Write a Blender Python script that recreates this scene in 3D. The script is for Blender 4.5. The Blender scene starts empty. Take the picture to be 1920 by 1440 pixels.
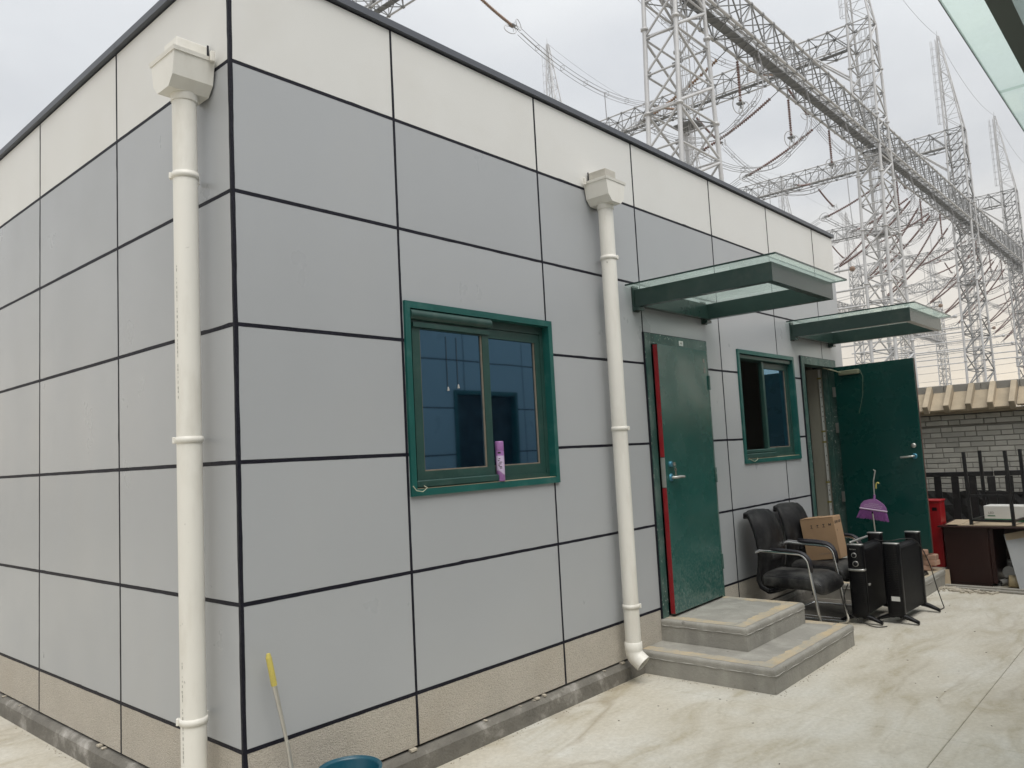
import bpy, bmesh, math, random
from mathutils import Vector, Matrix
random.seed(7)
PI = math.pi
SC = bpy.context.scene
COL = SC.collection

# ------------------------------------------------------------------ camera
cam_d = bpy.data.cameras.new('camera')
cam = bpy.data.objects.new('camera', cam_d); COL.objects.link(cam)
cam_d.sensor_width = 36.0
cam_d.lens = 1468.6 / 1920 * 36.0
cam_d.clip_start = 0.05; cam_d.clip_end = 3000
def cam_matrix(loc, yaw, pitch, roll):
    f = Vector((math.cos(pitch)*math.sin(yaw), math.cos(pitch)*math.cos(yaw), math.sin(pitch)))
    r = Vector((math.cos(yaw), -math.sin(yaw), 0)); u = r.cross(f)
    r2 = r*math.cos(roll) + u*math.sin(roll); u2 = -r*math.sin(roll) + u*math.cos(roll)
    m = Matrix((( r2.x, u2.x, -f.x, loc[0]), (r2.y, u2.y, -f.y, loc[1]), (r2.z, u2.z, -f.z, loc[2]), (0, 0, 0, 1)))
    return m
cam.matrix_world = cam_matrix((-1.7314, -3.1191, 1.5515), math.radians(48.5138), math.radians(5.1487), math.radians(-3.0024))
SC.camera = cam

# ------------------------------------------------------------------ world, sun, exposure
SUN_EL, SUN_AZ = math.radians(61), math.radians(206)      # azimuth from +Y clockwise: light comes from behind the camera, left
w = bpy.data.worlds.new('World'); SC.world = w; w.use_nodes = True
nt = w.node_tree; nt.nodes.clear()
def wn(t, **k):
    n = nt.nodes.new(t)
    for a, b in k.items(): setattr(n, a, b)
    return n
out = wn('ShaderNodeOutputWorld'); bg = wn('ShaderNodeBackground')
sky = wn('ShaderNodeTexSky'); sky.sky_type = 'NISHITA'; sky.sun_disc = False
sky.sun_elevation = SUN_EL; sky.sun_rotation = SUN_AZ
sc_ = wn('ShaderNodeVectorMath', operation='SCALE'); sc_.inputs['Scale'].default_value = 1.0
nt.links.new(sky.outputs[0], sc_.inputs[0])
tc = wn('ShaderNodeTexCoord'); sep = wn('ShaderNodeSeparateXYZ'); nt.links.new(tc.outputs['Generated'], sep.inputs[0])
ramp = wn('ShaderNodeValToRGB'); nt.links.new(sep.outputs['Z'], ramp.inputs[0])
els = ramp.color_ramp.elements
els[0].position = 0.0; els[0].color = (0.95, 0.80, 0.60, 1)
els[1].position = 1.0; els[1].color = (1.20, 1.21, 1.22, 1)
for p, c in ((0.07, (0.97, 0.85, 0.68)), (0.16, (0.86, 0.81, 0.735)), (0.28, (0.735, 0.75, 0.76)), (0.45, (0.79, 0.815, 0.84)), (0.7, (1.0, 1.015, 1.03))):
    e = els.new(p); e.color = (*c, 1)
zc = wn('ShaderNodeMath', operation='ADD'); zc.inputs[1].default_value = 0.16; nt.links.new(sep.outputs['Z'], zc.inputs[0])
zm = wn('ShaderNodeMath', operation='MAXIMUM'); zm.inputs[1].default_value = 0.1; nt.links.new(zc.outputs[0], zm.inputs[0])
dx = wn('ShaderNodeMath', operation='DIVIDE'); nt.links.new(sep.outputs['X'], dx.inputs[0]); nt.links.new(zm.outputs[0], dx.inputs[1])
dy = wn('ShaderNodeMath', operation='DIVIDE'); nt.links.new(sep.outputs['Y'], dy.inputs[0]); nt.links.new(zm.outputs[0], dy.inputs[1])
cmb = wn('ShaderNodeCombineXYZ'); nt.links.new(dx.outputs[0], cmb.inputs[0]); nt.links.new(dy.outputs[0], cmb.inputs[1])
noi = wn('ShaderNodeTexNoise'); noi.inputs['Scale'].default_value = 1.15; noi.inputs['Detail'].default_value = 5; noi.inputs['Roughness'].default_value = 0.5
nt.links.new(cmb.outputs[0], noi.inputs['Vector'])
cr = wn('ShaderNodeValToRGB'); nt.links.new(noi.outputs[0], cr.inputs[0])
cr.color_ramp.elements[0].position = 0.34; cr.color_ramp.elements[0].color = (0.81, 0.815, 0.835, 1)
cr.color_ramp.elements[1].position = 0.66; cr.color_ramp.elements[1].color = (1.07, 1.065, 1.05, 1)
mul = wn('ShaderNodeMixRGB', blend_type='MULTIPLY'); mul.inputs[0].default_value = 1
nt.links.new(ramp.outputs[0], mul.inputs[1]); nt.links.new(cr.outputs[0], mul.inputs[2])
# the cloud deck is expressed in the sky texture's own (bright) units and the whole is scaled by the background strength
up = wn('ShaderNodeVectorMath', operation='SCALE'); up.inputs['Scale'].default_value = 10.0
nt.links.new(mul.outputs[0], up.inputs[0])
mx = wn('ShaderNodeMixRGB', blend_type='MIX'); mx.inputs[0].default_value = 0.94
nt.links.new(sc_.outputs[0], mx.inputs[1]); nt.links.new(up.outputs[0], mx.inputs[2])
nt.links.new(mx.outputs[0], bg.inputs['Color']); bg.inputs['Strength'].default_value = 0.067
nt.links.new(bg.outputs[0], out.inputs['Surface'])

sd = bpy.data.lights.new('sun', 'SUN'); sd.energy = 1.5; sd.angle = math.radians(45); sd.color = (1.0, 0.965, 0.91)
so = bpy.data.objects.new('sun', sd); COL.objects.link(so)
sdir = Vector((math.cos(SUN_EL)*math.sin(SUN_AZ), math.cos(SUN_EL)*math.cos(SUN_AZ), math.sin(SUN_EL)))
so.rotation_euler = sdir.to_track_quat('Z', 'Y').to_euler()
so.location = (0, -10, 20)
SC.view_settings.view_transform = 'Standard'; SC.view_settings.look = 'None'
SC.view_settings.gamma = 1.0; SC.view_settings.use_curve_mapping = False
SC.view_settings.exposure = 0.72
SC.render.resolution_x = 1024; SC.render.resolution_y = 768

# ------------------------------------------------------------------ materials
def mat(name, base, rough=0.5, metal=0.0, var=0.06, vs=2.5, stretch=(1, 1, 1), dust=None, dust_amt=0.0, dust_scale=3.0, dust_lo=0.45,
        bump=0.0, bscale=60.0, speck=None, speck_amt=0.0, speck_scale=200.0, rand=0.0, spec=0.5, rvar=0.0, chips=None, chip_scale=40.0, chip_th=0.66, seed=0.0, splash=None):
    m = bpy.data.materials.new(name); m.use_nodes = True
    t = m.node_tree; N = t.nodes; L = t.links; N.clear()
    o = N.new('ShaderNodeOutputMaterial'); b = N.new('ShaderNodeBsdfPrincipled'); L.new(b.outputs[0], o.inputs[0])
    b.inputs['Roughness'].default_value = rough; b.inputs['Metallic'].default_value = metal
    b.inputs['Specular IOR Level'].default_value = spec
    g = N.new('ShaderNodeNewGeometry'); mp = N.new('ShaderNodeMapping'); L.new(g.outputs['Position'], mp.inputs[0])
    mp.inputs['Scale'].default_value = stretch; mp.inputs['Location'].default_value = (seed, seed*1.7, seed*0.6)
    def noise(scale, detail=4, vec=None, rough_=0.55):
        n = N.new('ShaderNodeTexNoise'); n.inputs['Scale'].default_value = scale; n.inputs['Detail'].default_value = detail
        n.inputs['Roughness'].default_value = rough_
        L.new(vec or mp.outputs[0], n.inputs['Vector']); return n.outputs[0]
    def mr(sock, a, b_, c, d):
        n = N.new('ShaderNodeMapRange'); L.new(sock, n.inputs[0])
        for i, v in enumerate((a, b_, c, d)): n.inputs[i+1].default_value = v
        n.clamp = True
        return n.outputs[0]
    def mixc(fac, c1, c2, mode='MIX'):
        n = N.new('ShaderNodeMixRGB'); n.blend_type = mode
        for s, v in ((0, fac), (1, c1), (2, c2)):
            if isinstance(v, (int, float)): n.inputs[s].default_value = v
            elif isinstance(v, tuple): n.inputs[s].default_value = (*v, 1)
            else: L.new(v, n.inputs[s])
        return n.outputs[0]
    def m2(op, a, b_):
        n = N.new('ShaderNodeMath'); n.operation = op
        for s, v in ((0, a), (1, b_)):
            if isinstance(v, (int, float)): n.inputs[s].default_value = v
            else: L.new(v, n.inputs[s])
        return n.outputs[0]
    col = base
    nz = noise(vs, 6)
    v = mr(nz, 0.25, 0.75, 1 - var, 1 + var)
    if rand:
        oi = N.new('ShaderNodeObjectInfo')
        v = m2('MULTIPLY', v, mr(oi.outputs['Random'], 0, 1, 1 - rand, 1 + rand))
    cv = N.new('ShaderNodeCombineXYZ')
    for i in range(3): L.new(v, cv.inputs[i])
    col = mixc(1.0, base, cv.outputs[0], 'MULTIPLY')
    if speck:
        sp = noise(speck_scale, 2, g.outputs['Position'], 0.6)
        col = mixc(m2('MULTIPLY', mr(sp, 0.5, 0.62, 0, 1), speck_amt), col, speck)
    if dust:
        dn = noise(dust_scale, 8, None, 0.65)
        col = mixc(m2('MULTIPLY', mr(dn, dust_lo, dust_lo + 0.28, 0, 1), dust_amt), col, dust)
    if splash:      # dried splash and dust that settled near the foot (z from, z to, colour, amount)
        sz = N.new('ShaderNodeSeparateXYZ'); L.new(g.outputs['Position'], sz.inputs[0])
        f = m2('MULTIPLY', mr(sz.outputs['Z'], splash[0], splash[1], 1, 0), mr(noise(48, 9, g.outputs['Position'], 0.8), 0.46, 0.6, 0, splash[3]))
        col = mixc(f, col, splash[2])
    if chips:
        cn = noise(chip_scale, 3, g.outputs['Position'], 0.6); cn2 = noise(3.1, 2, g.outputs['Position'])
        f = m2('MULTIPLY', mr(cn, chip_th, chip_th + 0.05, 0, 1), mr(cn2, 0.42, 0.6, 0, 1))
        col = mixc(f, col, chips)
    L.new(col, b.inputs['Base Color'])
    if rvar: L.new(mr(noise(vs*2.3, 5), 0.3, 0.7, max(0, rough - rvar), rough + rvar), b.inputs['Roughness'])
    if bump:
        bn = N.new('ShaderNodeBump'); bn.inputs['Strength'].default_value = bump; bn.inputs['Distance'].default_value = 0.01
        L.new(noise(bscale, 5, g.outputs['Position']), bn.inputs['Height']); L.new(bn.outputs[0], b.inputs['Normal'])
    m['bsdf'] = b.name
    return m

MAT = {}
MAT['panel'] = mat('grey_panel_paint', (0.380, 0.394, 0.408), 0.34, 0, 0.028, 1.0, stretch=(1, 1, 0.8), dust=(0.42, 0.415, 0.39), dust_amt=0.22, dust_scale=0.9, dust_lo=0.5, rand=0.03, rvar=0.08, chips=(0.2, 0.2, 0.2), chip_scale=26, chip_th=0.74)
MAT['fascia'] = mat('cream_panel_paint', (0.675, 0.672, 0.648), 0.42, 0, 0.025, 1.1, dust=(0.5, 0.47, 0.41), dust_amt=0.25, dust_scale=1.2, rand=0.015, rvar=0.06, chips=(0.35, 0.34, 0.31), chip_scale=26, chip_th=0.75)
MAT['sealant'] = mat('black_joint_sealant', (0.010, 0.010, 0.017), 0.55, 0, 0.3, 30, spec=0.2, bump=0.4, bscale=90)
MAT['plinth'] = mat('beige_stone_paint', (0.50, 0.462, 0.40), 0.85, 0, 0.08, 5, speck=(0.30, 0.27, 0.225), speck_amt=0.55, speck_scale=190, dust=(0.40, 0.34, 0.26), dust_amt=0.35, dust_scale=1.6, dust_lo=0.52, bump=0.9, bscale=160)
MAT['footing'] = mat('footing_concrete', (0.165, 0.155, 0.135), 0.9, 0, 0.3, 6, dust=(0.52, 0.50, 0.47), dust_amt=0.85, dust_scale=6, dust_lo=0.53, bump=0.8, bscale=40)
MAT['coping'] = mat('dark_grey_coping', (0.095, 0.103, 0.12), 0.45, 0.2, 0.08, 3)
MAT['spout'] = mat('weathered_spout', (0.47, 0.45, 0.40), 0.7, 0, 0.15, 9, dust=(0.26, 0.25, 0.22), dust_amt=0.6, dust_scale=11)
MAT['bead'] = mat('dusty_glazing_bead', (0.20, 0.165, 0.125), 0.8, 0, 0.2, 20)
MAT['tape'] = mat('dull_yellow_tape', (0.30, 0.26, 0.08), 0.6, 0, 0.1, 20)
MAT['step'] = mat('step_concrete', (0.30, 0.29, 0.26), 0.85, 0, 0.22, 3.5, stretch=(1, 1, 0.4), dust=(0.42, 0.41, 0.37), dust_amt=0.6, dust_scale=7, dust_lo=0.5, bump=0.4, bscale=50, chips=(0.12, 0.11, 0.1), chip_scale=18, chip_th=0.68)
MAT['step_line'] = mat('pale_lime_line', (0.40, 0.39, 0.36), 0.9, 0, 0.3, 25)
MAT['step_band'] = mat('ochre_edge_band', (0.48, 0.385, 0.25), 0.85, 0, 0.15, 5, dust=(0.355, 0.335, 0.285), dust_amt=1.0, dust_scale=8, dust_lo=0.36, bump=0.3, bscale=50)
MAT['green'] = mat('green_window_frame', (0.006, 0.085, 0.074), 0.38, 0, 0.2, 4, dust=(0.10, 0.17, 0.15), dust_amt=0.45, dust_scale=8, dust_lo=0.52)
MAT['green_dk'] = mat('dark_green_sash', (0.016, 0.055, 0.046), 0.42, 0, 0.2, 5, dust=(0.06, 0.095, 0.08), dust_amt=0.5, dust_scale=9, dust_lo=0.5)
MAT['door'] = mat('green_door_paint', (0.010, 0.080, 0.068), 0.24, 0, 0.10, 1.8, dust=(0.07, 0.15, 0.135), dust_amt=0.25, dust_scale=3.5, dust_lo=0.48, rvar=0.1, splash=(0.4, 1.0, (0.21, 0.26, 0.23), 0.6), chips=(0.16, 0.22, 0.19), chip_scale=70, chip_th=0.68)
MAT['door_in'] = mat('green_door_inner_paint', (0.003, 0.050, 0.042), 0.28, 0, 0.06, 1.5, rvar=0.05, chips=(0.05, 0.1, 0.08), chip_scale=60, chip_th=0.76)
MAT['frame_worn'] = mat('worn_green_frame', (0.03, 0.085, 0.072), 0.5, 0, 0.3, 8, stretch=(1, 1, 0.5), dust=(0.17, 0.22, 0.20), dust_amt=0.7, dust_scale=9, dust_lo=0.46, chips=(0.42, 0.45, 0.42), chip_scale=45, chip_th=0.6)
MAT['red'] = mat('red_edge_paint', (0.27, 0.006, 0.012), 0.45, 0, 0.2, 6, dust=(0.2, 0.03, 0.03), dust_amt=0.5, dust_scale=12, chips=(0.07, 0.05, 0.05), chip_scale=60, chip_th=0.62)
MAT['redbox'] = mat('red_cabinet_paint', (0.30, 0.004, 0.008), 0.4, 0, 0.1, 4)
MAT['pvc'] = mat('white_pvc', (0.735, 0.72, 0.665), 0.42, 0, 0.05, 4, stretch=(1, 1, 0.3), dust=(0.54, 0.51, 0.44), dust_amt=0.55, dust_scale=9, dust_lo=0.5, chips=(0.3, 0.29, 0.26), chip_scale=30, chip_th=0.72)
MAT['galv'] = mat('galvanised_steel', (0.50, 0.505, 0.515), 0.5, 0.2, 0.16, 0.5)
MAT['galv_dk'] = mat('dark_grey_steel', (0.215, 0.22, 0.225), 0.6, 0.2, 0.2, 1.2)  # darker steel grey for beam braces, lacing, gussets and string links
MAT['grating'] = mat('walkway_grating', (0.16, 0.165, 0.165), 0.7, 0.2, 0.15, 3)
MAT['insul'] = mat('brown_porcelain', (0.15, 0.078, 0.066), 0.35, 0, 0.25, 2)
MAT['insul_tan'] = mat('tan_porcelain', (0.24, 0.15, 0.095), 0.4, 0, 0.25, 2)
MAT['wire'] = mat('aluminium_wire', (0.33, 0.33, 0.34), 0.5, 0.4, 0.05, 1)
MAT['steel_grn'] = mat('canopy_green_steel', (0.024, 0.050, 0.043), 0.27, 0.1, 0.12, 3, dust=(0.10, 0.115, 0.105), dust_amt=0.25, dust_scale=5, dust_lo=0.5)
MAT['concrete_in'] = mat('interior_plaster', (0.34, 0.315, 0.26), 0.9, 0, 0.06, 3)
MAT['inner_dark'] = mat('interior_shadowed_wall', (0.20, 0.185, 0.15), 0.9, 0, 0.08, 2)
MAT['chrome'] = mat('chrome', (0.80, 0.80, 0.80), 0.07, 1.0, 0.02, 2)
MAT['brushed'] = mat('brushed_aluminium', (0.55, 0.54, 0.51), 0.38, 0.8, 0.08, 20)
MAT['leather'] = mat('black_leather', (0.009, 0.009, 0.010), 0.45, 0, 0.2, 6, dust=(0.085, 0.084, 0.08), dust_amt=0.4, dust_scale=4, dust_lo=0.5, bump=0.3, bscale=110, rvar=0.1, spec=0.22)
MAT['armpad'] = mat('black_arm_pad', (0.016, 0.015, 0.02), 0.45, 0, 0.15, 8)
MAT['black'] = mat('black_plastic', (0.004, 0.004, 0.005), 0.32, 0, 0.15, 6, spec=0.22, dust=(0.035, 0.035, 0.03), dust_amt=0.3, dust_scale=7, dust_lo=0.52)
MAT['blackm'] = mat('black_mesh_panel', (0.005, 0.005, 0.006), 0.5, 0, 0.2, 5, spec=0.14, dust=(0.03, 0.03, 0.028), dust_amt=0.4, dust_scale=6, dust_lo=0.5)
MAT['silver'] = mat('silver_trim', (0.42, 0.42, 0.40), 0.35, 0.6, 0.05, 5)
MAT['card'] = mat('brown_cardboard', (0.32, 0.205, 0.115), 0.85, 0, 0.08, 5, rand=0.0, bump=0.1, bscale=120)
MAT['ink'] = mat('black_print', (0.03, 0.025, 0.025), 0.8, 0, 0.1, 30)
MAT['ink_faint'] = mat('faded_print', (0.19, 0.18, 0.16), 0.7, 0, 0.1, 30)
MAT['white'] = mat('white_label', (0.66, 0.66, 0.63), 0.5, 0, 0.05, 8)
MAT['lime'] = mat('green_print', (0.02, 0.16, 0.07), 0.5, 0, 0.05, 8)
MAT['purple'] = mat('purple_plastic', (0.27, 0.12, 0.30), 0.4, 0, 0.1, 6)
MAT['purple_br'] = mat('purple_bristles', (0.235, 0.075, 0.265), 0.6, 0, 0.25, 40)
MAT['lilac'] = mat('lilac_trim', (0.46, 0.36, 0.47), 0.4, 0, 0.05, 6)
MAT['can'] = mat('purple_can_paint', (0.36, 0.17, 0.42), 0.3, 0.2, 0.06, 8)
MAT['can_lt'] = mat('pale_can_print', (0.56, 0.46, 0.63), 0.35, 0.1, 0.12, 14)
MAT['yellow'] = mat('yellow_grip', (0.53, 0.45, 0.11), 0.5, 0, 0.12, 20, dust=(0.35, 0.29, 0.12), dust_amt=0.5, dust_scale=30)
MAT['teal'] = mat('teal_basin_plastic', (0.006, 0.075, 0.115), 0.3, 0, 0.1, 6, dust=(0.03, 0.07, 0.09), dust_amt=0.5, dust_scale=12)
MAT['brick_red'] = mat('pale_red_brick', (0.40, 0.235, 0.165), 0.9, 0, 0.2, 12, rand=0.14, dust=(0.42, 0.35, 0.28), dust_amt=0.6, dust_scale=14, bump=0.6, bscale=70)
MAT['brick_grey'] = mat('grey_brick', (0.45, 0.44, 0.395), 0.9, 0, 0.12, 7, rand=0.17, bump=0.4, bscale=80)
MAT['mortar'] = mat('mortar', (0.25, 0.24, 0.215), 0.95, 0, 0.1, 8, bump=0.5, bscale=90)
MAT['tile'] = mat('buff_roof_tile', (0.36, 0.30, 0.215), 0.85, 0, 0.16, 7, rand=0.12, dust=(0.27, 0.235, 0.18), dust_amt=0.5, dust_scale=9, bump=0.3, bscale=60)
MAT['ridge'] = mat('grey_ridge_tile', (0.265, 0.255, 0.23), 0.85, 0, 0.1, 6, rand=0.05, bump=0.3, bscale=60)
MAT['blackpaint'] = mat('black_metal_paint', (0.012, 0.012, 0.013), 0.42, 0.1, 0.15, 7, dust=(0.09, 0.085, 0.075), dust_amt=0.35, dust_scale=12, dust_lo=0.53)
MAT['tarp'] = mat('black_netting', (0.014, 0.014, 0.014), 0.8, 0, 0.4, 6, bump=1.0, bscale=14)
MAT['desk'] = mat('dark_red_wood', (0.020, 0.006, 0.005), 0.35, 0, 0.25, 3, spec=0.3, stretch=(1, 1, 0.25), dust=(0.03, 0.015, 0.012), dust_amt=0.35, dust_scale=5)
MAT['desktop'] = mat('dusty_board', (0.36, 0.29, 0.20), 0.9, 0, 0.15, 5)
MAT['greyboard'] = mat('grey_board', (0.33, 0.34, 0.345), 0.6, 0, 0.1, 4, dust=(0.27, 0.25, 0.21), dust_amt=0.6, dust_scale=4)
MAT['plank'] = mat('grey_plank', (0.30, 0.285, 0.25), 0.85, 0, 0.2, 8, stretch=(1, 0.2, 1))
MAT['pvc_grey'] = mat('grey_pvc', (0.36, 0.355, 0.33), 0.5, 0, 0.08, 6)
MAT['tan_roll'] = mat('tan_tape_roll', (0.40, 0.32, 0.19), 0.35, 0, 0.1, 8)
MAT['cable'] = mat('black_cable', (0.014, 0.013, 0.012), 0.5, 0, 0.1, 8)
MAT['bluefilm'] = mat('blue_film_metal', (0.06, 0.21, 0.30), 0.35, 0.5, 0.15, 20)
MAT['brass'] = mat('dull_brass_key', (0.42, 0.36, 0.30), 0.4, 0.8, 0.1, 20)
MAT['closer'] = mat('beige_closer', (0.30, 0.29, 0.20), 0.45, 0.3, 0.1, 9)
MAT['gravel'] = mat('yard_gravel', (0.27, 0.25, 0.21), 0.95, 0, 0.25, 0.4, bump=0.8, bscale=12)
MAT['dirt'] = mat('dark_dirt', (0.13, 0.118, 0.10), 0.95, 0, 0.35, 5, bump=1.0, bscale=18)
MAT['grit'] = mat('tan_grit', (0.30, 0.26, 0.20), 0.95, 0, 0.4, 60)
MAT['leather_dusty'] = mat('dusty_black_leather', (0.010, 0.010, 0.011), 0.45, 0, 0.2, 6, spec=0.22, dust=(0.10, 0.098, 0.092), dust_amt=0.8, dust_scale=4.5, dust_lo=0.40, bump=0.35, bscale=90)
MAT['debris'] = mat('plaster_crumbs', (0.42, 0.38, 0.31), 0.9, 0, 0.25, 30)
MAT['wirew'] = mat('pale_wire', (0.5, 0.49, 0.36), 0.5, 0, 0.1, 8)
MAT['slabdark'] = mat('joint_dirt', (0.24, 0.215, 0.175), 0.95, 0, 0.2, 9)

def concrete_yard():
    m = bpy.data.materials.new('yard_concrete'); m.use_nodes = True
    t = m.node_tree; N = t.nodes; L = t.links; b = N['Principled BSDF']
    g = N.new('ShaderNodeNewGeometry')
    def noise(sc, det, vec, rough=0.6, dist=0.0):
        n = N.new('ShaderNodeTexNoise'); n.inputs['Scale'].default_value = sc; n.inputs['Detail'].default_value = det
        n.inputs['Roughness'].default_value = rough; n.inputs['Distortion'].default_value = dist
        L.new(vec, n.inputs['Vector']); return n.outputs[0]
    def ramp(s, stops):
        r = N.new('ShaderNodeValToRGB'); L.new(s, r.inputs[0])
        r.color_ramp.elements[0].position = stops[0][0]; r.color_ramp.elements[0].color = (*stops[0][1], 1)
        r.color_ramp.elements[1].position = stops[-1][0]; r.color_ramp.elements[1].color = (*stops[-1][1], 1)
        for p, c in stops[1:-1]:
            e = r.color_ramp.elements.new(p); e.color = (*c, 1)
        return r.outputs[0]
    def mix(f, a, c, mode='MIX'):
        n = N.new('ShaderNodeMixRGB'); n.blend_type = mode
        for i, v in enumerate((f, a, c)):
            if isinstance(v, float): n.inputs[i].default_value = v
            elif isinstance(v, tuple): n.inputs[i].default_value = (*v, 1)
            else: L.new(v, n.inputs[i])
        return n.outputs[0]
    pos = g.outputs['Position']
    mp = N.new('ShaderNodeMapping'); L.new(pos, mp.inputs[0]); mp.inputs['Rotation'].default_value = (0, 0, 0.5); mp.inputs['Scale'].default_value = (0.55, 1.5, 1)
    base = ramp(noise(0.9, 7, pos, 0.6, 0.6), [(0.3, (0.46, 0.425, 0.35)), (0.5, (0.51, 0.48, 0.41)), (0.72, (0.55, 0.54, 0.495))])
    streak = ramp(noise(2.3, 9, mp.outputs[0], 0.66, 0.8), [(0.34, (0.80, 0.765, 0.68)), (0.48, (0.98, 0.975, 0.96)), (0.66, (1.10, 1.11, 1.13))])
    c = mix(1.0, base, streak, 'MULTIPLY')
    # swept mud arcs: thin dark crests of a warped noise
    rid = noise(1.1, 3, mp.outputs[0], 0.45, 0.7)
    mm = N.new('ShaderNodeMath'); mm.operation = 'SUBTRACT'; L.new(rid, mm.inputs[0]); mm.inputs[1].default_value = 0.5
    ab = N.new('ShaderNodeMath'); ab.operation = 'ABSOLUTE'; L.new(mm.outputs[0], ab.inputs[0])
    arcs = ramp(ab.outputs[0], [(0.0, (1, 1, 1)), (0.028, (0, 0, 0))])
    blot = ramp(noise(0.7, 4, pos), [(0.48, (0, 0, 0)), (0.62, (1, 1, 1))])
    am = mix(1.0, arcs, blot, 'MULTIPLY')
    am2 = mix(1.0, am, (0.5, 0.5, 0.5), 'MULTIPLY')
    c = mix(am2, c, (0.27, 0.225, 0.155))
    fine = ramp(noise(38, 5, pos, 0.7), [(0.33, (0.89, 0.885, 0.87)), (0.67, (1.07, 1.07, 1.07))])
    c = mix(1.0, c, fine, 'MULTIPLY')
    sp = ramp(noise(75, 2, pos, 0.5), [(0.72, (0, 0, 0)), (0.75, (1, 1, 1))])
    sp2 = mix(1.0, sp, (0.5, 0.5, 0.5), 'MULTIPLY')
    c = mix(sp2, c, (0.2, 0.17, 0.13))
    L.new(c, b.inputs['Base Color']); b.inputs['Roughness'].default_value = 0.8
    bn = N.new('ShaderNodeBump'); bn.inputs['Strength'].default_value = 0.25; bn.inputs['Distance'].default_value = 0.01
    L.new(noise(30, 6, pos), bn.inputs['Height']); L.new(bn.outputs[0], b.inputs['Normal'])
    return m
MAT['yard'] = concrete_yard()

def mirror_glass():
    m = bpy.data.materials.new('blue_reflective_glass'); m.use_nodes = True
    t = m.node_tree; N = t.nodes; L = t.links; b = N['Principled BSDF']
    b.inputs['Base Color'].default_value = (0.006, 0.022, 0.05, 1); b.inputs['Roughness'].default_value = 0.05
    g = N.new('ShaderNodeBsdfGlossy'); g.inputs['Color'].default_value = (0.17, 0.335, 0.49, 1); g.inputs['Roughness'].default_value = 0.03
    n = N.new('ShaderNodeTexNoise'); n.inputs['Scale'].default_value = 1.1; n.inputs['Detail'].default_value = 1
    ge = N.new('ShaderNodeNewGeometry'); L.new(ge.outputs['Position'], n.inputs['Vector'])
    bp = N.new('ShaderNodeBump'); bp.inputs['Strength'].default_value = 0.12; bp.inputs['Distance'].default_value = 0.02
    L.new(n.outputs[0], bp.inputs['Height']); L.new(bp.outputs[0], g.inputs['Normal'])
    mx_ = N.new('ShaderNodeMixShader'); mx_.inputs[0].default_value = 0.85
    o = N['Material Output']
    L.new(b.outputs[0], mx_.inputs[1]); L.new(g.outputs[0], mx_.inputs[2]); L.new(mx_.outputs[0], o.inputs[0])
    return m
MAT['mirror'] = mirror_glass()
def canopy_glass():
    m = bpy.data.materials.new('dusty_green_glass'); m.use_nodes = True
    t = m.node_tree; N = t.nodes; L = t.links; N.clear()
    o = N.new('ShaderNodeOutputMaterial')
    tr = N.new('ShaderNodeBsdfTransparent'); tr.inputs[0].default_value = (0.90, 0.95, 0.93, 1)
    tl = N.new('ShaderNodeBsdfTranslucent'); tl.inputs[0].default_value = (0.74, 0.84, 0.79, 1)
    df = N.new('ShaderNodeBsdfDiffuse'); df.inputs[0].default_value = (0.30, 0.37, 0.34, 1)
    gl = N.new('ShaderNodeBsdfGlossy'); gl.inputs[0].default_value = (0.8, 0.9, 0.86, 1); gl.inputs['Roughness'].default_value = 0.03
    ge = N.new('ShaderNodeNewGeometry'); n = N.new('ShaderNodeTexNoise'); n.inputs['Scale'].default_value = 5; n.inputs['Detail'].default_value = 8; n.inputs['Roughness'].default_value = 0.7
    L.new(ge.outputs['Position'], n.inputs['Vector'])
    mr = N.new('ShaderNodeMapRange'); L.new(n.outputs[0], mr.inputs[0]); mr.inputs[1].default_value = 0.3; mr.inputs[2].default_value = 0.75; mr.inputs[3].default_value = 0.10; mr.inputs[4].default_value = 0.34
    a = N.new('ShaderNodeMixShader'); a.inputs[0].default_value = 0.25; L.new(tl.outputs[0], a.inputs[1]); L.new(df.outputs[0], a.inputs[2])
    b = N.new('ShaderNodeMixShader'); L.new(mr.outputs[0], b.inputs[0]); L.new(tr.outputs[0], b.inputs[1]); L.new(a.outputs[0], b.inputs[2])
    lw = N.new('ShaderNodeLayerWeight'); pw = N.new('ShaderNodeMath'); pw.operation = 'POWER'; pw.inputs[1].default_value = 4.0; L.new(lw.outputs['Facing'], pw.inputs[0])
    fr = N.new('ShaderNodeMath'); fr.operation = 'MULTIPLY'; fr.inputs[1].default_value = 0.45; L.new(pw.outputs[0], fr.inputs[0])
    c = N.new('ShaderNodeMixShader'); L.new(fr.outputs[0], c.inputs[0]); L.new(b.outputs[0], c.inputs[1]); L.new(gl.outputs[0], c.inputs[2])
    L.new(c.outputs[0], o.inputs[0]); return m
MAT['cglass'] = canopy_glass()
MAT['dark_pane'] = mat('dark_dusty_pane', (0.02, 0.028, 0.03), 0.35, 0, 0.3, 5, spec=0.2, dust=(0.07, 0.085, 0.08), dust_amt=0.6, dust_scale=5)
MAT['glass_edge'] = mat('dark_glass_edge', (0.012, 0.035, 0.03), 0.2, 0, 0.1, 5)

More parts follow.
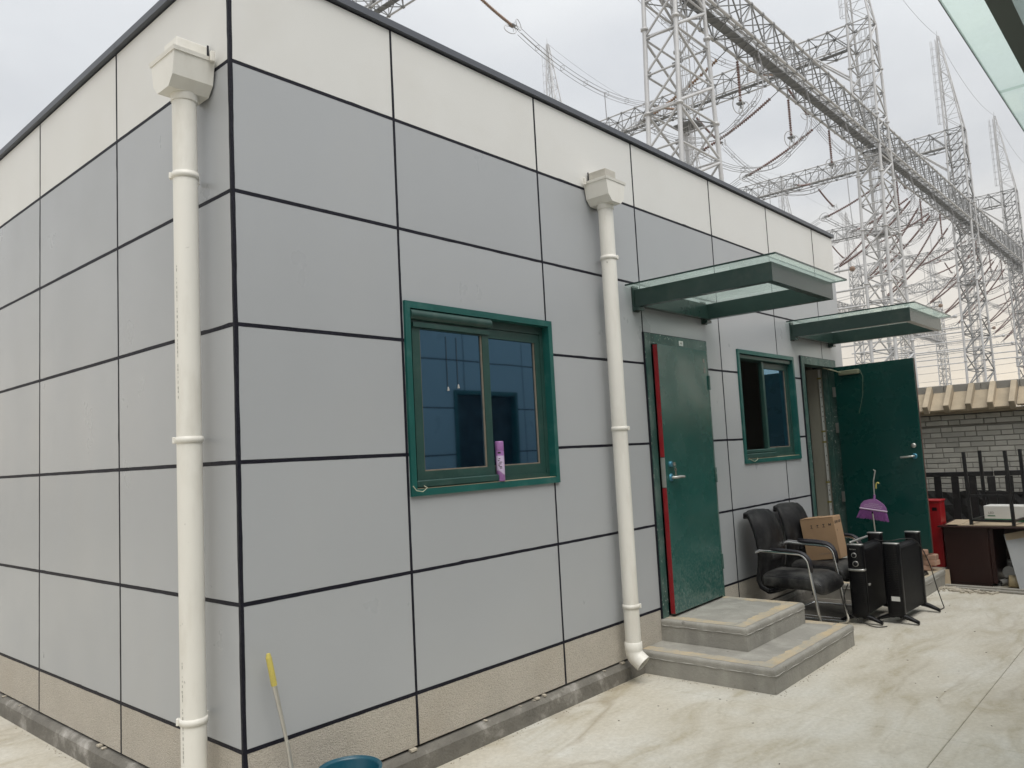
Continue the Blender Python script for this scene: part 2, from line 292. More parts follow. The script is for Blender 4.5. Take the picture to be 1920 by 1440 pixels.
# ------------------------------------------------------------------ mesh helpers
class MB:
    def __init__(s): s.v = []; s.f = []; s.sm = []
    def add(s, vs, fs, smooth=False):
        o = len(s.v); s.v += [tuple(p) for p in vs]; s.f += [tuple(i + o for i in f) for f in fs]; s.sm += [smooth]*len(fs)
    def box(s, x0, x1, y0, y1, z0, z1, M=None):
        p = [Vector((x, y, z)) for z in (z0, z1) for y in (y0, y1) for x in (x0, x1)]
        if M: p = [M @ q for q in p]
        s.add(p, [(0, 2, 3, 1), (4, 5, 7, 6), (0, 1, 5, 4), (2, 6, 7, 3), (0, 4, 6, 2), (1, 3, 7, 5)])
        return s
    def bbox(s, x0, x1, y0, y1, z0, z1, b=0.004, M=None, seg=1):
        bm = bmesh.new(); bmesh.ops.create_cube(bm, size=1)
        for v in bm.verts: v.co = Vector(((x0+x1)/2 + v.co.x*(x1-x0), (y0+y1)/2 + v.co.y*(y1-y0), (z0+z1)/2 + v.co.z*(z1-z0)))
        b = min(b, 0.45*min(abs(x1-x0), abs(y1-y0), abs(z1-z0)))
        bmesh.ops.bevel(bm, geom=bm.edges[:], offset=b, segments=seg, affect='EDGES', profile=0.5)
        bm.verts.ensure_lookup_table()
        vs = [(M @ v.co) if M else v.co.copy() for v in bm.verts]; fs = [tuple(v.index for v in f.verts) for f in bm.faces]
        s.add(vs, fs, seg > 1); bm.free(); return s
    def tube(s, p0, p1, r, n=6, caps=False, r1=None):
        return s.path([p0, p1], r, n, caps, r1=r1)
    def path(s, pts, r, n=6, caps=True, closed=False, r1=None):
        pts = [Vector(p) for p in pts]; m = len(pts); rings = []
        prev = None
        for i, p in enumerate(pts):
            if closed: d = pts[(i+1) % m] - pts[i-1]
            elif i == 0: d = pts[1] - p
            elif i == m-1: d = p - pts[i-1]
            else: d = (pts[i+1] - p).normalized() + (p - pts[i-1]).normalized()
            if d.length < 1e-9: d = Vector((0, 0, 1))
            d.normalize()
            if prev is None:
                a = Vector((0, 0, 1)) if abs(d.z) < 0.9 else Vector((1, 0, 0))
                x = d.cross(a).normalized()
            else:
                x = prev - d*prev.dot(d)
                x = x.normalized() if x.length > 1e-6 else d.orthogonal().normalized()
            prev = x; y = d.cross(x)
            rr = r if not callable(r) else r(i/(m-1))
            if r1 is not None: rr = r + (r1-r)*i/(m-1)
            rings.append([p + (x*math.cos(2*PI*k/n) + y*math.sin(2*PI*k/n))*rr for k in range(n)])
        vs = [q for R_ in rings for q in R_]; fs = []
        for i in range(m if closed else m-1):
            a, b = i*n, ((i+1) % m)*n
            for k in range(n): fs.append((a+k, a+(k+1) % n, b+(k+1) % n, b+k))
        s.add(vs, fs, True)
        if caps and not closed:
            s.add(rings[0], [tuple(reversed(range(n)))]); s.add(rings[-1], [tuple(range(n))])
        return s
    def ring(s, c, axis, R_, r, n=24, k=6, squash=1.0, up=None):
        axis = Vector(axis).normalized()
        x = Vector(up) if up else axis.orthogonal(); x = (x - axis*x.dot(axis)).normalized(); y = axis.cross(x)
        pts = [Vector(c) + x*math.cos(2*PI*i/n)*R_ + y*math.sin(2*PI*i/n)*R_*squash for i in range(n)]
        return s.path(pts, r, k, closed=True)
    def lathe(s, c, prof, n=20, axis=None, smooth=True):
        c = Vector(c); q = Vector(axis).normalized().to_track_quat('Z', 'Y') if axis else None
        vs = []; fs = []; m = len(prof)
        for (r, z) in prof:
            for k in range(n):
                v = Vector((r*math.cos(2*PI*k/n), r*math.sin(2*PI*k/n), z))
                vs.append(c + (q @ v if q else v))
        for i in range(m-1):
            for k in range(n): fs.append((i*n+k, i*n+(k+1) % n, (i+1)*n+(k+1) % n, (i+1)*n+k))
        s.add(vs, fs, smooth)
        if prof[0][0] > 1e-5: s.add(vs[:n], [tuple(reversed(range(n)))])
        if prof[-1][0] > 1e-5: s.add(vs[-n:], [tuple(range(n))])
        return s
    def prism(s, poly, h0, h1, fn):
        n = len(poly); vs = [fn(a, b, h0) for a, b in poly] + [fn(a, b, h1) for a, b in poly]
        fs = [tuple(range(n)), tuple(reversed(range(n, 2*n)))] + [(i, (i+n), (i+1) % n + n, (i+1) % n) for i in range(n)]
        s.add(vs, fs); return s
    def loft(s, rings, caps=True, smooth=True):
        n = len(rings[0]); vs = [p for r in rings for p in r]; fs = []
        for i in range(len(rings)-1):
            for k in range(n): fs.append((i*n+k, i*n+(k+1) % n, (i+1)*n+(k+1) % n, (i+1)*n+k))
        if caps: fs.append(tuple(reversed(range(n)))); fs.append(tuple(range((len(rings)-1)*n, len(rings)*n)))
        s.add(vs, fs, smooth); return s
    def mesh(s, name, fix=True):
        me = bpy.data.meshes.new(name); me.from_pydata(s.v, [], s.f)
        me.polygons.foreach_set('use_smooth', s.sm)
        if fix and len(s.f) < 60000:
            bm = bmesh.new(); bm.from_mesh(me); bmesh.ops.recalc_face_normals(bm, faces=bm.faces); bm.to_mesh(me); bm.free()
        me.update(); return me

def obj(name, mb, m, parent=None, label=None, kind=None, loc=None, rot=None):
    me = mb if isinstance(mb, bpy.types.Mesh) else mb.mesh(name)
    if m is not None and not me.materials: me.materials.append(MAT[m] if isinstance(m, str) else m)
    o = bpy.data.objects.new(name, me); COL.objects.link(o)
    if parent: o.parent = parent
    if label: o['label'] = label
    if kind: o['kind'] = kind
    if loc: o.location = loc
    if rot: o.rotation_euler = rot
    return o
def tag(o, label, cat, group=None, kind=None):
    o['label'] = label; o['category'] = cat
    if group: o['group'] = group
    if kind: o['kind'] = kind
    return o
def thing(name, label, cat, loc=(0, 0, 0), rz=0.0, group=None):
    o = bpy.data.objects.new(name, None); COL.objects.link(o); o.empty_display_size = 0.2
    o.location = loc; o.rotation_euler = (0, 0, rz); return tag(o, label, cat, group)
def copy_tree(src, loc, rz, label, group):
    r = src.copy(); COL.objects.link(r); r.location = loc; r.rotation_euler = (0, 0, rz); r['label'] = label; r['group'] = group
    for ch in list(src.children):
        c = ch.copy(); COL.objects.link(c); c.parent = r
        for g in ch.children:
            d = g.copy(); COL.objects.link(d); d.parent = c
    return r
def text_mesh(body, size, m, depth=0.0006):
    cu = bpy.data.curves.new('lettering', 'FONT'); cu.body = body; cu.size = size; cu.extrude = depth; cu.align_x = 'CENTER'; cu.align_y = 'CENTER'
    o = bpy.data.objects.new('lettering', cu); COL.objects.link(o)
    bpy.context.view_layer.update()
    me = bpy.data.meshes.new_from_object(o.evaluated_get(bpy.context.evaluated_depsgraph_get()))
    bpy.data.objects.remove(o); bpy.data.curves.remove(cu)
    me.materials.clear(); me.materials.append(MAT[m]); return me
def rects_minus(r, holes):
    out = [r]
    for h in holes:
        nx = []
        for (a0, a1, b0, b1) in out:
            if h[0] >= a1 or h[1] <= a0 or h[2] >= b1 or h[3] <= b0: nx.append((a0, a1, b0, b1)); continue
            if h[2] > b0: nx.append((a0, a1, b0, h[2]))
            if h[3] < b1: nx.append((a0, a1, h[3], b1))
            lo, hi = max(b0, h[2]), min(b1, h[3])
            if h[0] > a0: nx.append((a0, h[0], lo, hi))
            if h[1] < a1: nx.append((h[1], a1, lo, hi))
        out = nx
    return out

# ------------------------------------------------------------------ ground
g = MB(); g.add([(-600, -600, -0.03), (600, -600, -0.03), (600, 600, -0.03), (-600, 600, -0.03)], [(0, 1, 2, 3)])
obj('ground', g, 'gravel', kind='structure')
yard = obj('yard', MB().box(-14, 8.93, -4.2, 14, -0.3, -0.006), 'slabdark', kind='structure')
J = 0.0016
xs_j = [-14, -5.6, -1.4, 2.76, 8.93]; ys_j = [-4.2, -1.975, 14]
for i in range(len(xs_j)-1):
    for k in range(len(ys_j)-1):
        obj('yard_slab', MB().bbox(xs_j[i]+J, xs_j[i+1]-J, ys_j[k]+J, ys_j[k+1]-J, -0.12, 0.0, 0.003), 'yard', yard)

# ------------------------------------------------------------------ main building
XS = [0, 0.945, 2.15, 3.305, 4.55, 5.755, 6.965, 7.6]
YS = [0, 1.22, 2.438, 3.66, 4.88, 6.1]
ZJ = [0.128, 0.38, 0.98, 1.58, 2.18, 2.78, 3.38, 3.889]
W1 = (0.957, 2.19, 1.362, 2.392); W2 = (4.85, 6.12, 1.362, 2.392)
D1 = (3.30, 4.262, 0.31, 2.412); D2 = (6.305, 7.30, 0.31, 2.415)
HOLES = [W1, W2, D1, D2]
DEP = 6.1
bld = thing('building', 'single-storey grey panelled building with cream top band, green doors and windows', 'building')
jt = 0.0076
def front_panel(name, a0, a1, b0, b1, m, t=0.008):
    mb = MB(); pieces = rects_minus((a0, a1, b0, b1), HOLES)
    if not pieces: return
    for (p0, p1, q0, q1) in pieces:
        if len(pieces) == 1: mb.bbox(p0, p1, -0.002, t, q0, q1, 0.0022)
        else: mb.box(p0, p1, -0.002, t, q0, q1)
    obj(name, mb, m, bld)
for i in range(7):
    a0 = XS[i] + (0.011 if i == 0 else jt*0.85); a1 = XS[i+1] - (jt*0.85 if i < 6 else 0.0)
    for k in range(7):
        b0 = ZJ[k] + (0 if k == 0 else jt); b1 = ZJ[k+1] - jt
        nm, m = (('plinth_panel', 'plinth') if k == 0 else ('fascia_panel', 'fascia') if k == 6 else ('wall_panel', 'panel'))
        front_panel(nm, a0, a1, b0, b1, m)
for i in range(5):
    a0 = YS[i] + (0.011 if i == 0 else jt*0.85); a1 = YS[i+1] - jt*0.85
    for k in range(7):
        b0 = ZJ[k] + (0 if k == 0 else jt); b1 = ZJ[k+1] - jt
        nm, m = (('plinth_panel', 'plinth') if k == 0 else ('fascia_panel', 'fascia') if k == 6 else ('wall_panel', 'panel'))
        obj(nm, MB().bbox(-0.002, 0.008, a0, a1, b0, b1, 0.0022), m, bld)
# core walls (dark sealant shows in the joints) with the openings cut out
core = MB()
for (a0, a1, b0, b1) in rects_minus((0.0015, 7.594, 0.128, 3.889), HOLES): core.box(a0, a1, 0.0015, 0.24, b0, b1)
core.box(0.0015, 0.24, 0.24, DEP, 0.128, 3.889)
obj('wall', core, 'sealant', bld)
obj('wall', MB().box(7.36, 7.594, 0.241, DEP, 0.128, 3.889).box(0.24, 7.36, DEP-0.24, DEP, 0.128, 3.889), 'fascia', bld)
# hand-run sealant in the joints: ragged edges lapping onto the panels
def sealant_runs():
    rnd = random.Random(17); mb = MB()
    def run(fn, a, b, hw):
        n = max(2, int((b-a)/0.045)); vs = []; j0 = j1 = 0.0
        for i in range(n+1):
            j0 = 0.5*j0 + rnd.uniform(-0.0011, 0.0011); j1 = 0.5*j1 + rnd.uniform(-0.0011, 0.0011)
            if rnd.random() < 0.03: j1 += rnd.uniform(0.001, 0.004)
            u = a + (b-a)*i/n; vs += [fn(u, -hw + j0), fn(u, hw + j1)]
        mb.add(vs, [(2*i, 2*i+2, 2*i+3, 2*i+1) for i in range(n)])
    def clear(axis, pos, a, b):
        segs = [(a, b)]
        for h in HOLES:
            if axis == 'h' and h[2]-0.01 < pos < h[3]+0.01: lo, hi = h[0], h[1]
            elif axis == 'v' and h[0]-0.01 < pos < h[1]+0.01: lo, hi = h[2], h[3]
            else: continue
            nx = []
            for p, q in segs:
                if hi <= p or lo >= q: nx.append((p, q)); continue
                if lo > p: nx.append((p, lo))
                if hi < q: nx.append((hi, q))
            segs = nx
        return [t for t in segs if t[1]-t[0] > 0.02]
    for z in ZJ[1:-1]:
        for p, q in clear('h', z, 0.0, 7.6): run(lambda u, v: (u, -0.0026, z+v), p, q, 0.0082)
        run(lambda u, v: (-0.0026, u, z+v), 0.0, DEP, 0.0082)
    for x in XS[1:-1]:
        for p, q in clear('v', x, 0.13, 3.885): run(lambda u, v: (x+v, -0.0031, u), p, q, 0.0068)
    for y in YS[1:-1]: run(lambda u, v: (-0.0031, y+v, u), 0.13, 3.885, 0.0070)
    run(lambda u, v: (0.0046+v, -0.0034, u), 0.13, 3.885, 0.0080); run(lambda u, v: (-0.0034, 0.0046+v, u), 0.13, 3.885, 0.0080)
    obj('joint_sealant', mb, 'sealant', bld, kind='stuff')
sealant_runs()
# footing under the panels
ft = MB()
ft.prism([(0.03, 0.0), (0.03, 0.118), (-0.012, 0.112), (-0.034, 0.085), (-0.036, 0.0)], -0.036, 7.6, lambda a, b, h: (h, a, b))
ft.prism([(0.03, 0.0), (0.03, 0.118), (-0.012, 0.112), (-0.034, 0.085), (-0.036, 0.0)], 0.03, DEP, lambda a, b, h: (a, h, b))
obj('footing', ft, 'footing', bld)
gap = MB().box(0.032, 7.59, 0.034, 0.2, 0.02, 0.1275).box(0.034, 0.2, 0.2, DEP, 0.02, 0.1275)
obj('underside', gap, 'sealant', bld)
# crumbs in the gap
# coping
cp = MB()
def coping_run(mb, fn, h0, h1):
    mb.prism([(-0.026, 3.892), (-0.026, 3.930), (-0.012, 3.940), (0.26, 3.952), (0.26, 3.892)], h0, h1, fn)
for a, b in ((-0.026, 3.79), (3.793, 7.626)): coping_run(cp, lambda u, v, h: (h, u, v), a, b)
for a, b in ((0.2601, 1.18), (1.183, DEP)): coping_run(cp, lambda u, v, h: (u, h, v), a, b)
obj('coping', cp, 'coping', bld)
obj('roof', MB().box(0.2, 7.5, 0.2, DEP-0.1, 3.55, 3.70), 'footing', bld)
# interior
inn = MB()
inn.box(0.25, 7.35, 0.245, DEP-0.25, 0.20, 0.31)
obj('floor', inn, 'concrete_in', bld)
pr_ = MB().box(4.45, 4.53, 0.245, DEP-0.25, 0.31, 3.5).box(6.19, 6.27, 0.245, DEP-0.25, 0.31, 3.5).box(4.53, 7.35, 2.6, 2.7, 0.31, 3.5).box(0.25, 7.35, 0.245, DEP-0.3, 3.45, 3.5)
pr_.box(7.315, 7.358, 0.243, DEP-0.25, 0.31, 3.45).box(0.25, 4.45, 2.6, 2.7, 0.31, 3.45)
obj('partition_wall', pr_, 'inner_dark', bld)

# windows -------------------------------------------------------------
def make_window(Wd, openleft):
    x0, x1, z0, z1 = Wd
    fr = MB(); t = 0.036
    fr.box(x0, x0+t, -0.018, 0.10, z0, z1); fr.box(x1-t, x1, -0.018, 0.10, z0, z1)
    fr.box(x0+t, x1-t, -0.018, 0.10, z1-t, z1); fr.box(x0+t, x1-t, -0.018, 0.10, z0, z0+t)
    win = obj('window', fr, 'green', bld, 'left-hand green window with closed blue glass' if not openleft else 'right-hand green window slid open, dark inside')
    dust = MB().box(x0+t, x1-t, -0.010, 0.035, z0+t, z0+t+0.003)
    obj('sill', dust, 'desktop', win)
    a0, a1, c0, c1 = x0+t, x1-t, z0+t, z1-t
    u = 0.030
    inf = MB(); inf.box(a0, a0+u, 0.036, 0.098, c0, c1); inf.box(a1-u, a1, 0.036, 0.098, c0, c1)
    inf.box(a0+u, a1-u, 0.036, 0.098, c1-u*1.6, c1); inf.box(a0+u, a1-u, 0.036, 0.098, c0, c0+u)
    obj('inner_frame', inf, 'green_dk', win)
    xm = (a0+a1)/2
    def sash(p0, p1, y, wv=0.054):
        s = MB(); q0, q1 = c0+0.028, c1-0.05
        s.box(p0, p0+wv, y-0.018, y+0.018, q0, q1); s.box(p1-wv, p1, y-0.018, y+0.018, q0, q1)
        s.box(p0+wv, p1-wv, y-0.018, y+0.018, q1-wv, q1); s.box(p0+wv, p1-wv, y-0.018, y+0.018, q0, q0+wv*1.15)
        so_ = obj('sash', s, 'green_dk', win)
        pn = MB(); pn.box(p0+wv-0.004, p1-wv+0.004, y-0.003, y+0.003, q0+wv*1.15-0.004, q1-wv+0.004)
        obj('pane', pn, 'mirror', win)
        bd = MB(); e = 0.007
        bd.box(p0+wv, p0+wv+e, y-0.012, y-0.0035, q0+wv*1.15, q1-wv); bd.box(p1-wv-e, p1-wv, y-0.012, y-0.0035, q0+wv*1.15, q1-wv)
        bd.box(p0+wv+e, p1-wv-e, y-0.012, y-0.0035, q0+wv*1.15, q0+wv*1.15+e)
        obj('glazing_bead', bd, 'bead', win)
    if not openleft:
        sash(a0+0.022, xm+0.034, 0.019); sash(xm-0.022, a1-0.022, 0.060)
        rb = MB(); rb.path([(a0+0.004, 0.002, c1-0.032), (xm+0.045, 0.002, c1-0.032)], 0.030, 14)
        rb.box(a0+0.022, xm+0.03, -0.012, 0.0005, c1-0.098, c1-0.072)
        obj('screen_box', rb, 'green_dk', win)
        bt = MB().bbox(a0+0.01, xm+0.055, -0.014, 0.0, c0+0.006, c0+0.044, 0.005)
        obj('screen_rail', bt, 'green_dk', win)
        for q in (0.28, 0.36): obj('pull_cord', MB().path([(a0+q, 0.0125, c1-0.13), (a0+q, 0.0125, c1-0.47+q*0.2)], 0.0016, 4), 'cable', win)
        for q in (0.28, 0.36): obj('cord_knob', MB().lathe((a0+q, 0.010, c1-0.49+q*0.2), [(0.003, 0.022), (0.006, 0.008), (0.007, 0.0)], 8), 'pvc_grey', win)
    else:
        sash(xm-0.03, a1-0.022, 0.060)
        bt = MB().bbox(a0+0.005, xm+0.06, -0.012, 0.015, c0+0.004, c0+0.05, 0.006).bbox(a0+0.005, xm+0.06, -0.004, 0.03, c0+0.052, c0+0.085, 0.006)
        obj('screen_rail', bt, 'green_dk', win)
        sg = MB().box(xm-0.075, xm-0.035, 0.015, 0.045, c0+0.087, c1-0.047)
        obj('sash_stile', sg, 'green_dk', win)
        obj('screen_box', MB().bbox(a0+0.004, a1-0.03, -0.002, 0.033, c1-0.045, c1-0.004, 0.006), 'green_dk', win)
    return win
win1 = make_window(W1, False)
win2 = make_window(W2, True)
wr = MB(); wr.path([(W1[0]+0.0, -0.025, W1[2]+0.055), (W1[0]+0.02, -0.03, W1[2]+0.03), (W1[0]+0.06, -0.032, W1[2]+0.022), (W1[0]+0.10, -0.024, W1[2]+0.04), (W1[0]+0.085, -0.012, W1[2]+0.052)], 0.0022, 5)
tag(obj('loose_wire', wr, 'wirew'), 'pale loose wire curled at the lower left corner of the closed window', 'wire')
wr = MB(); wr.path([(W2[0]+0.06, -0.018, W2[2]+0.046), (W2[0]+0.16, -0.024, W2[2]+0.012), (W2[0]+0.235, -0.02, W2[2]+0.03), (W2[0]+0.24, -0.018, W2[2]+0.045)], 0.0022, 5)
tag(obj('loose_wire', wr, 'wirew'), 'white bent wire on the sill of the half open window', 'wire')

# doors ---------------------------------------------------------------
def door_frame(D, nm, lab):
    x0, x1, z0, z1 = D; t = 0.075; f = MB()
    f.box(x0, x0+t, -0.022, 0.11, z0, z1); f.box(x1-t*0.7, x1, -0.022, 0.11, z0, z1); f.box(x0+t, x1-t*0.7, -0.022, 0.11, z1-t*1.05, z1)
    f.box(x0+t, x0+t+0.025, 0.05, 0.11, z0, z1-t); f.box(x1-t*0.7-0.025, x1-t*0.7, 0.05, 0.11, z0, z1-t)
    o = obj(nm, f, 'frame_worn', bld, lab)
    edge = MB().box(x0-0.008, x0, -0.015, 0.01, z0, z1+0.006).box(x0, x1+0.006, -0.015, 0.01, z1, z1+0.006)
    obj('frame_seal', edge, 'sealant', o)
    return o
df1 = door_frame(D1, 'door_frame', 'scuffed green frame of the door by the steps')
df2 = door_frame(D2, 'door_frame', 'dusty green frame of the open doorway')
tagp = MB().box(3.80, 3.865, -0.0245, -0.022, 2.345, 2.385); obj('name_plate', tagp, 'white', df1)
tp = text_mesh('M2', 0.022, 'ink_faint'); obj('lettering', tp, None, df1, loc=(3.832, -0.0252, 2.365), rot=(PI/2, 0, 0))
# leaf 1, a little ajar: hinge on the right, local frame with x from hinge towards latch (-X)
def leaf_matrix(hx, hy, ang):  # closed leaf extends to -X from the hinge; ang opens it towards -Y
    return Matrix.Translation((hx, hy, 0)) @ Matrix.Rotation(ang, 4, 'Z')
A1 = math.radians(2.3)
M1 = leaf_matrix(4.205, -0.018, A1)
Lw = 0.828
lf = MB().bbox(-Lw, 0, -0.024, 0.016, 0.33, 2.328, 0.0025, M1)
leaf1 = obj('door_leaf', lf, 'door', bld, 'green door leaf standing ajar, dusty at the bottom')
lb = MB().box(-Lw-0.0035, -Lw-0.0005, -0.0225, 0.012, 0.335, 1.245, M1).box(-Lw-0.0035, -Lw-0.0005, -0.0225, 0.012, 1.475, 2.322, M1)
obj('red_edge', lb, 'red', leaf1)
lk = MB().box(-Lw-0.003, -Lw-0.0005, -0.0225, 0.012, 1.25, 1.47, M1); obj('lock_plate', lk, 'brushed', leaf1)
hd = MB()
for z in (1.32,):
    hd.lathe(M1 @ Vector((-Lw+0.075, -0.024, z)), [(0.030, 0), (0.028, 0.008), (0.02, 0.012)], 16, axis=M1.to_3x3() @ Vector((0, -1, 0)))
obj('rose', hd, 'bluefilm', leaf1)
hl = MB().path([M1 @ Vector(p) for p in ((-Lw+0.075, -0.03, 1.32), (-Lw+0.075, -0.06, 1.32), (-Lw+0.09, -0.07, 1.32), (-Lw+0.13, -0.072, 1.322), (-Lw+0.20, -0.068, 1.318))], 0.0105, 8)
obj('handle', hl, 'brushed', leaf1)
cy = MB().lathe(M1 @ Vector((-Lw+0.068, -0.024, 1.42)), [(0.022, 0), (0.022, 0.016), (0.018, 0.02)], 14, axis=M1.to_3x3() @ Vector((0, -1, 0)))
obj('lock_cylinder', cy, 'bluefilm', leaf1)
for z in (2.06, 1.30, 0.60): obj('hinge', MB().path([M1 @ Vector((0.006, -0.028, z-0.06)), M1 @ Vector((0.006, -0.028, z+0.06))], 0.011, 8), 'frame_worn', leaf1)
st = MB().box(-0.075, -0.045, -0.0250, -0.0243, 2.225, 2.255, M1).box(-0.07, -0.04, -0.0250, -0.0243, 2.14, 2.185, M1)
obj('sticker', st, 'ink_faint', leaf1)
# keys
kk = thing('keys', 'small bunch of keys hanging from the lock of the ajar green door', 'keys', (0, 0, 0))
p = M1 @ Vector((-Lw+0.092, -0.05, 1.42))
obj('key', MB().path([p + Vector((-0.022, 0.012, 0)), p], 0.004, 6).box(p.x-0.012, p.x+0.012, p.y-0.002, p.y+0.002, p.z-0.012, p.z+0.012), 'brass', kk)
obj('key_ring', MB().ring(p + Vector((0.002, -0.002, -0.018)), (0, 1, 0.2), 0.013, 0.0012, 16, 5), 'brushed', kk)
for s, a in ((-1, 0.25), (1, -0.25)):
    MM = Matrix.Translation(p + Vector((0.006, -0.003, -0.03))) @ Matrix.Rotation(a, 4, 'Y')
    obj('key', MB().lathe(MM @ Vector((0, 0.0, -0.014)), [(0.012, -0.001), (0.012, 0.001)], 12, axis=(0, 1, 0)).box(-0.0035, 0.0035, -0.001+s*0.0025, 0.001+s*0.0025, -0.058, -0.024, MM), 'brass', kk)

# leaf 2, wide open
A2 = math.radians(81.5)
M2 = leaf_matrix(7.232, -0.03, A2)
L2 = 0.865
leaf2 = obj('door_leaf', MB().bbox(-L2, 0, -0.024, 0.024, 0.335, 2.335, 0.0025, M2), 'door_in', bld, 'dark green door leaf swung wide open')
obj('red_edge', MB().box(-L2-0.003, -L2-0.0003, -0.012, 0.002, 0.34, 2.33, M2), 'insul', leaf2)
# inner side of leaf 2 is local +Y; it faces -X when open
n2 = M2.to_3x3() @ Vector((0, 1, 0))
hb = M2 @ Vector((-L2+0.075, 0.024, 1.32))
obj('rose', MB().lathe(hb, [(0.030, 0), (0.028, 0.008), (0.02, 0.012)], 16, axis=n2), 'bluefilm', leaf2)
obj('handle', MB().path([M2 @ Vector(q) for q in ((-L2+0.075, 0.03, 1.32), (-L2+0.075, 0.062, 1.32), (-L2+0.09, 0.072, 1.32), (-L2+0.14, 0.073, 1.315), (-L2+0.20, 0.07, 1.312))], 0.0105, 8), 'brushed', leaf2)
obj('lock_cylinder', MB().lathe(M2 @ Vector((-L2+0.075, 0.024, 1.43)), [(0.026, 0), (0.024, 0.012), (0.01, 0.014)], 14, axis=n2), 'brushed', leaf2)
cl = MB().bbox(-0.30, -0.07, 0.026, 0.062, 2.235, 2.285, 0.006, M2)
cl.path([M2 @ Vector((-0.10, 0.07, 2.262)), Vector((7.20, -0.03, 2.30)), Vector((7.02, 0.02, 2.325))], 0.008, 6)
obj('door_closer', cl, 'closer', leaf2)
for z in (2.06, 1.66, 0.9): obj('hinge', MB().box(-0.004, 0.03, 0.0, 0.03, z-0.055, z+0.055, M2), 'brushed', leaf2)
wl = MB().path([M2 @ Vector(q) for q in ((-0.30, 0.03, 2.27), (-0.33, 0.033, 2.20), (-0.31, 0.03, 2.0), (-0.25, 0.028, 1.80))], 0.0011, 4)
obj('wire', wl, 'wirew', leaf2)
# jamb lining and strip seen through doorway 2
obj('jamb_lining', MB().box(7.2475, 7.2995, 0.112, 0.30, 0.312, 2.34), 'concrete_in', df2)
sp = MB().box(7.236, 7.2465, 0.135, 0.16, 0.32, 2.33)
strip = obj('conduit', sp, 'white', df2)
tp_ = MB()
for z in (2.22, 1.62, 1.50, 1.05, 0.83): tp_.box(7.234, 7.2362, 0.13, 0.175, z, z+0.02)
obj('yellow_tape', tp_, 'tape', df2)
pt = MB()
for k in range(34):
    z = 0.36 + k*0.055
    if k % 5 != 4: pt.box(7.2342, 7.2357, 0.139, 0.139+random.uniform(0.004, 0.012), z, z+random.uniform(0.006, 0.02))
obj('printed_marks', pt, 'ink_faint', df2)

# canopies ------------------------------------------------------------
def canopy(parent, x0, x1, sgn, ywall, proj, lab, joints=(), ztop=2.752, over=0.075, wv=0.055, bh=0.135):
    """glass x0..x1, projecting towards sgn*y from ywall"""
    Y = lambda d: ywall + sgn*d
    def bx(mb, a0, a1, d0, d1, z0, z1): 
        ya, yb = sorted((Y(d0), Y(d1))); mb.box(a0, a1, ya, yb, z0, z1); return mb
    fr = MB(); zt, zb = ztop-0.030, ztop-0.022-bh
    f0, f1 = x0+0.105, x1-0.105; fd = proj-over
    bx(fr, f0, f0+wv, 0.02, fd-wv, zb, zt); bx(fr, f1-wv, f1, 0.02, fd-wv, zb, zt)
    bx(fr, f0, f1, fd-wv, fd, zb, zt)
    bx(fr, f0+wv, f1-wv, 0.02, 0.02+0.05, zb+0.002, zt-0.002)
    c = obj('canopy', fr, 'steel_grn', parent, lab)
    xs = [x0, *joints, x1]
    for a, b in zip(xs[:-1], xs[1:]):
        gm = bx(MB(), a+(0.003 if a != x0 else 0), b-(0.003 if b != x1 else 0), 0.012, proj, ztop-0.012, ztop)
        go = obj('glass_sheet', gm, 'cglass', c)
    ed = MB(); bx(ed, x0, x1, proj+0.0005, proj+0.003, ztop-0.012, ztop); bx(ed, x0-0.003, x0-0.0005, 0.012, proj, ztop-0.012, ztop); bx(ed, x1+0.0005, x1+0.003, 0.012, proj, ztop-0.012, ztop)
    obj('glass_edge', ed, 'glass_edge', c)
    for a in (f0-0.012, f1-wv-0.006):
        br = MB()
        bx(br, a, a+wv+0.018, 0.003, 0.019, zb-0.035, zt+0.03); bx(br, a, a+wv+0.018, 0.019, 0.06, zb-0.028, zb-0.004)
        obj('bracket', br, 'steel_grn', c)
    bt = MB()
    for a in (f0+0.02, f1-0.03): 
        for d in (0.12, fd-0.2): bt.lathe((a, Y(d), ztop), [(0.006, 0), (0.006, 0.012), (0.003, 0.02)], 8)
    obj('bolt', bt, 'brushed', c)
    return c
canopy(bld, 3.09, 4.405, -1, 0.0, 1.155, 'glass canopy over the ajar door')
canopy(bld, 6.02, 7.345, -1, 0.0, 1.215, 'glass canopy over the open doorway')

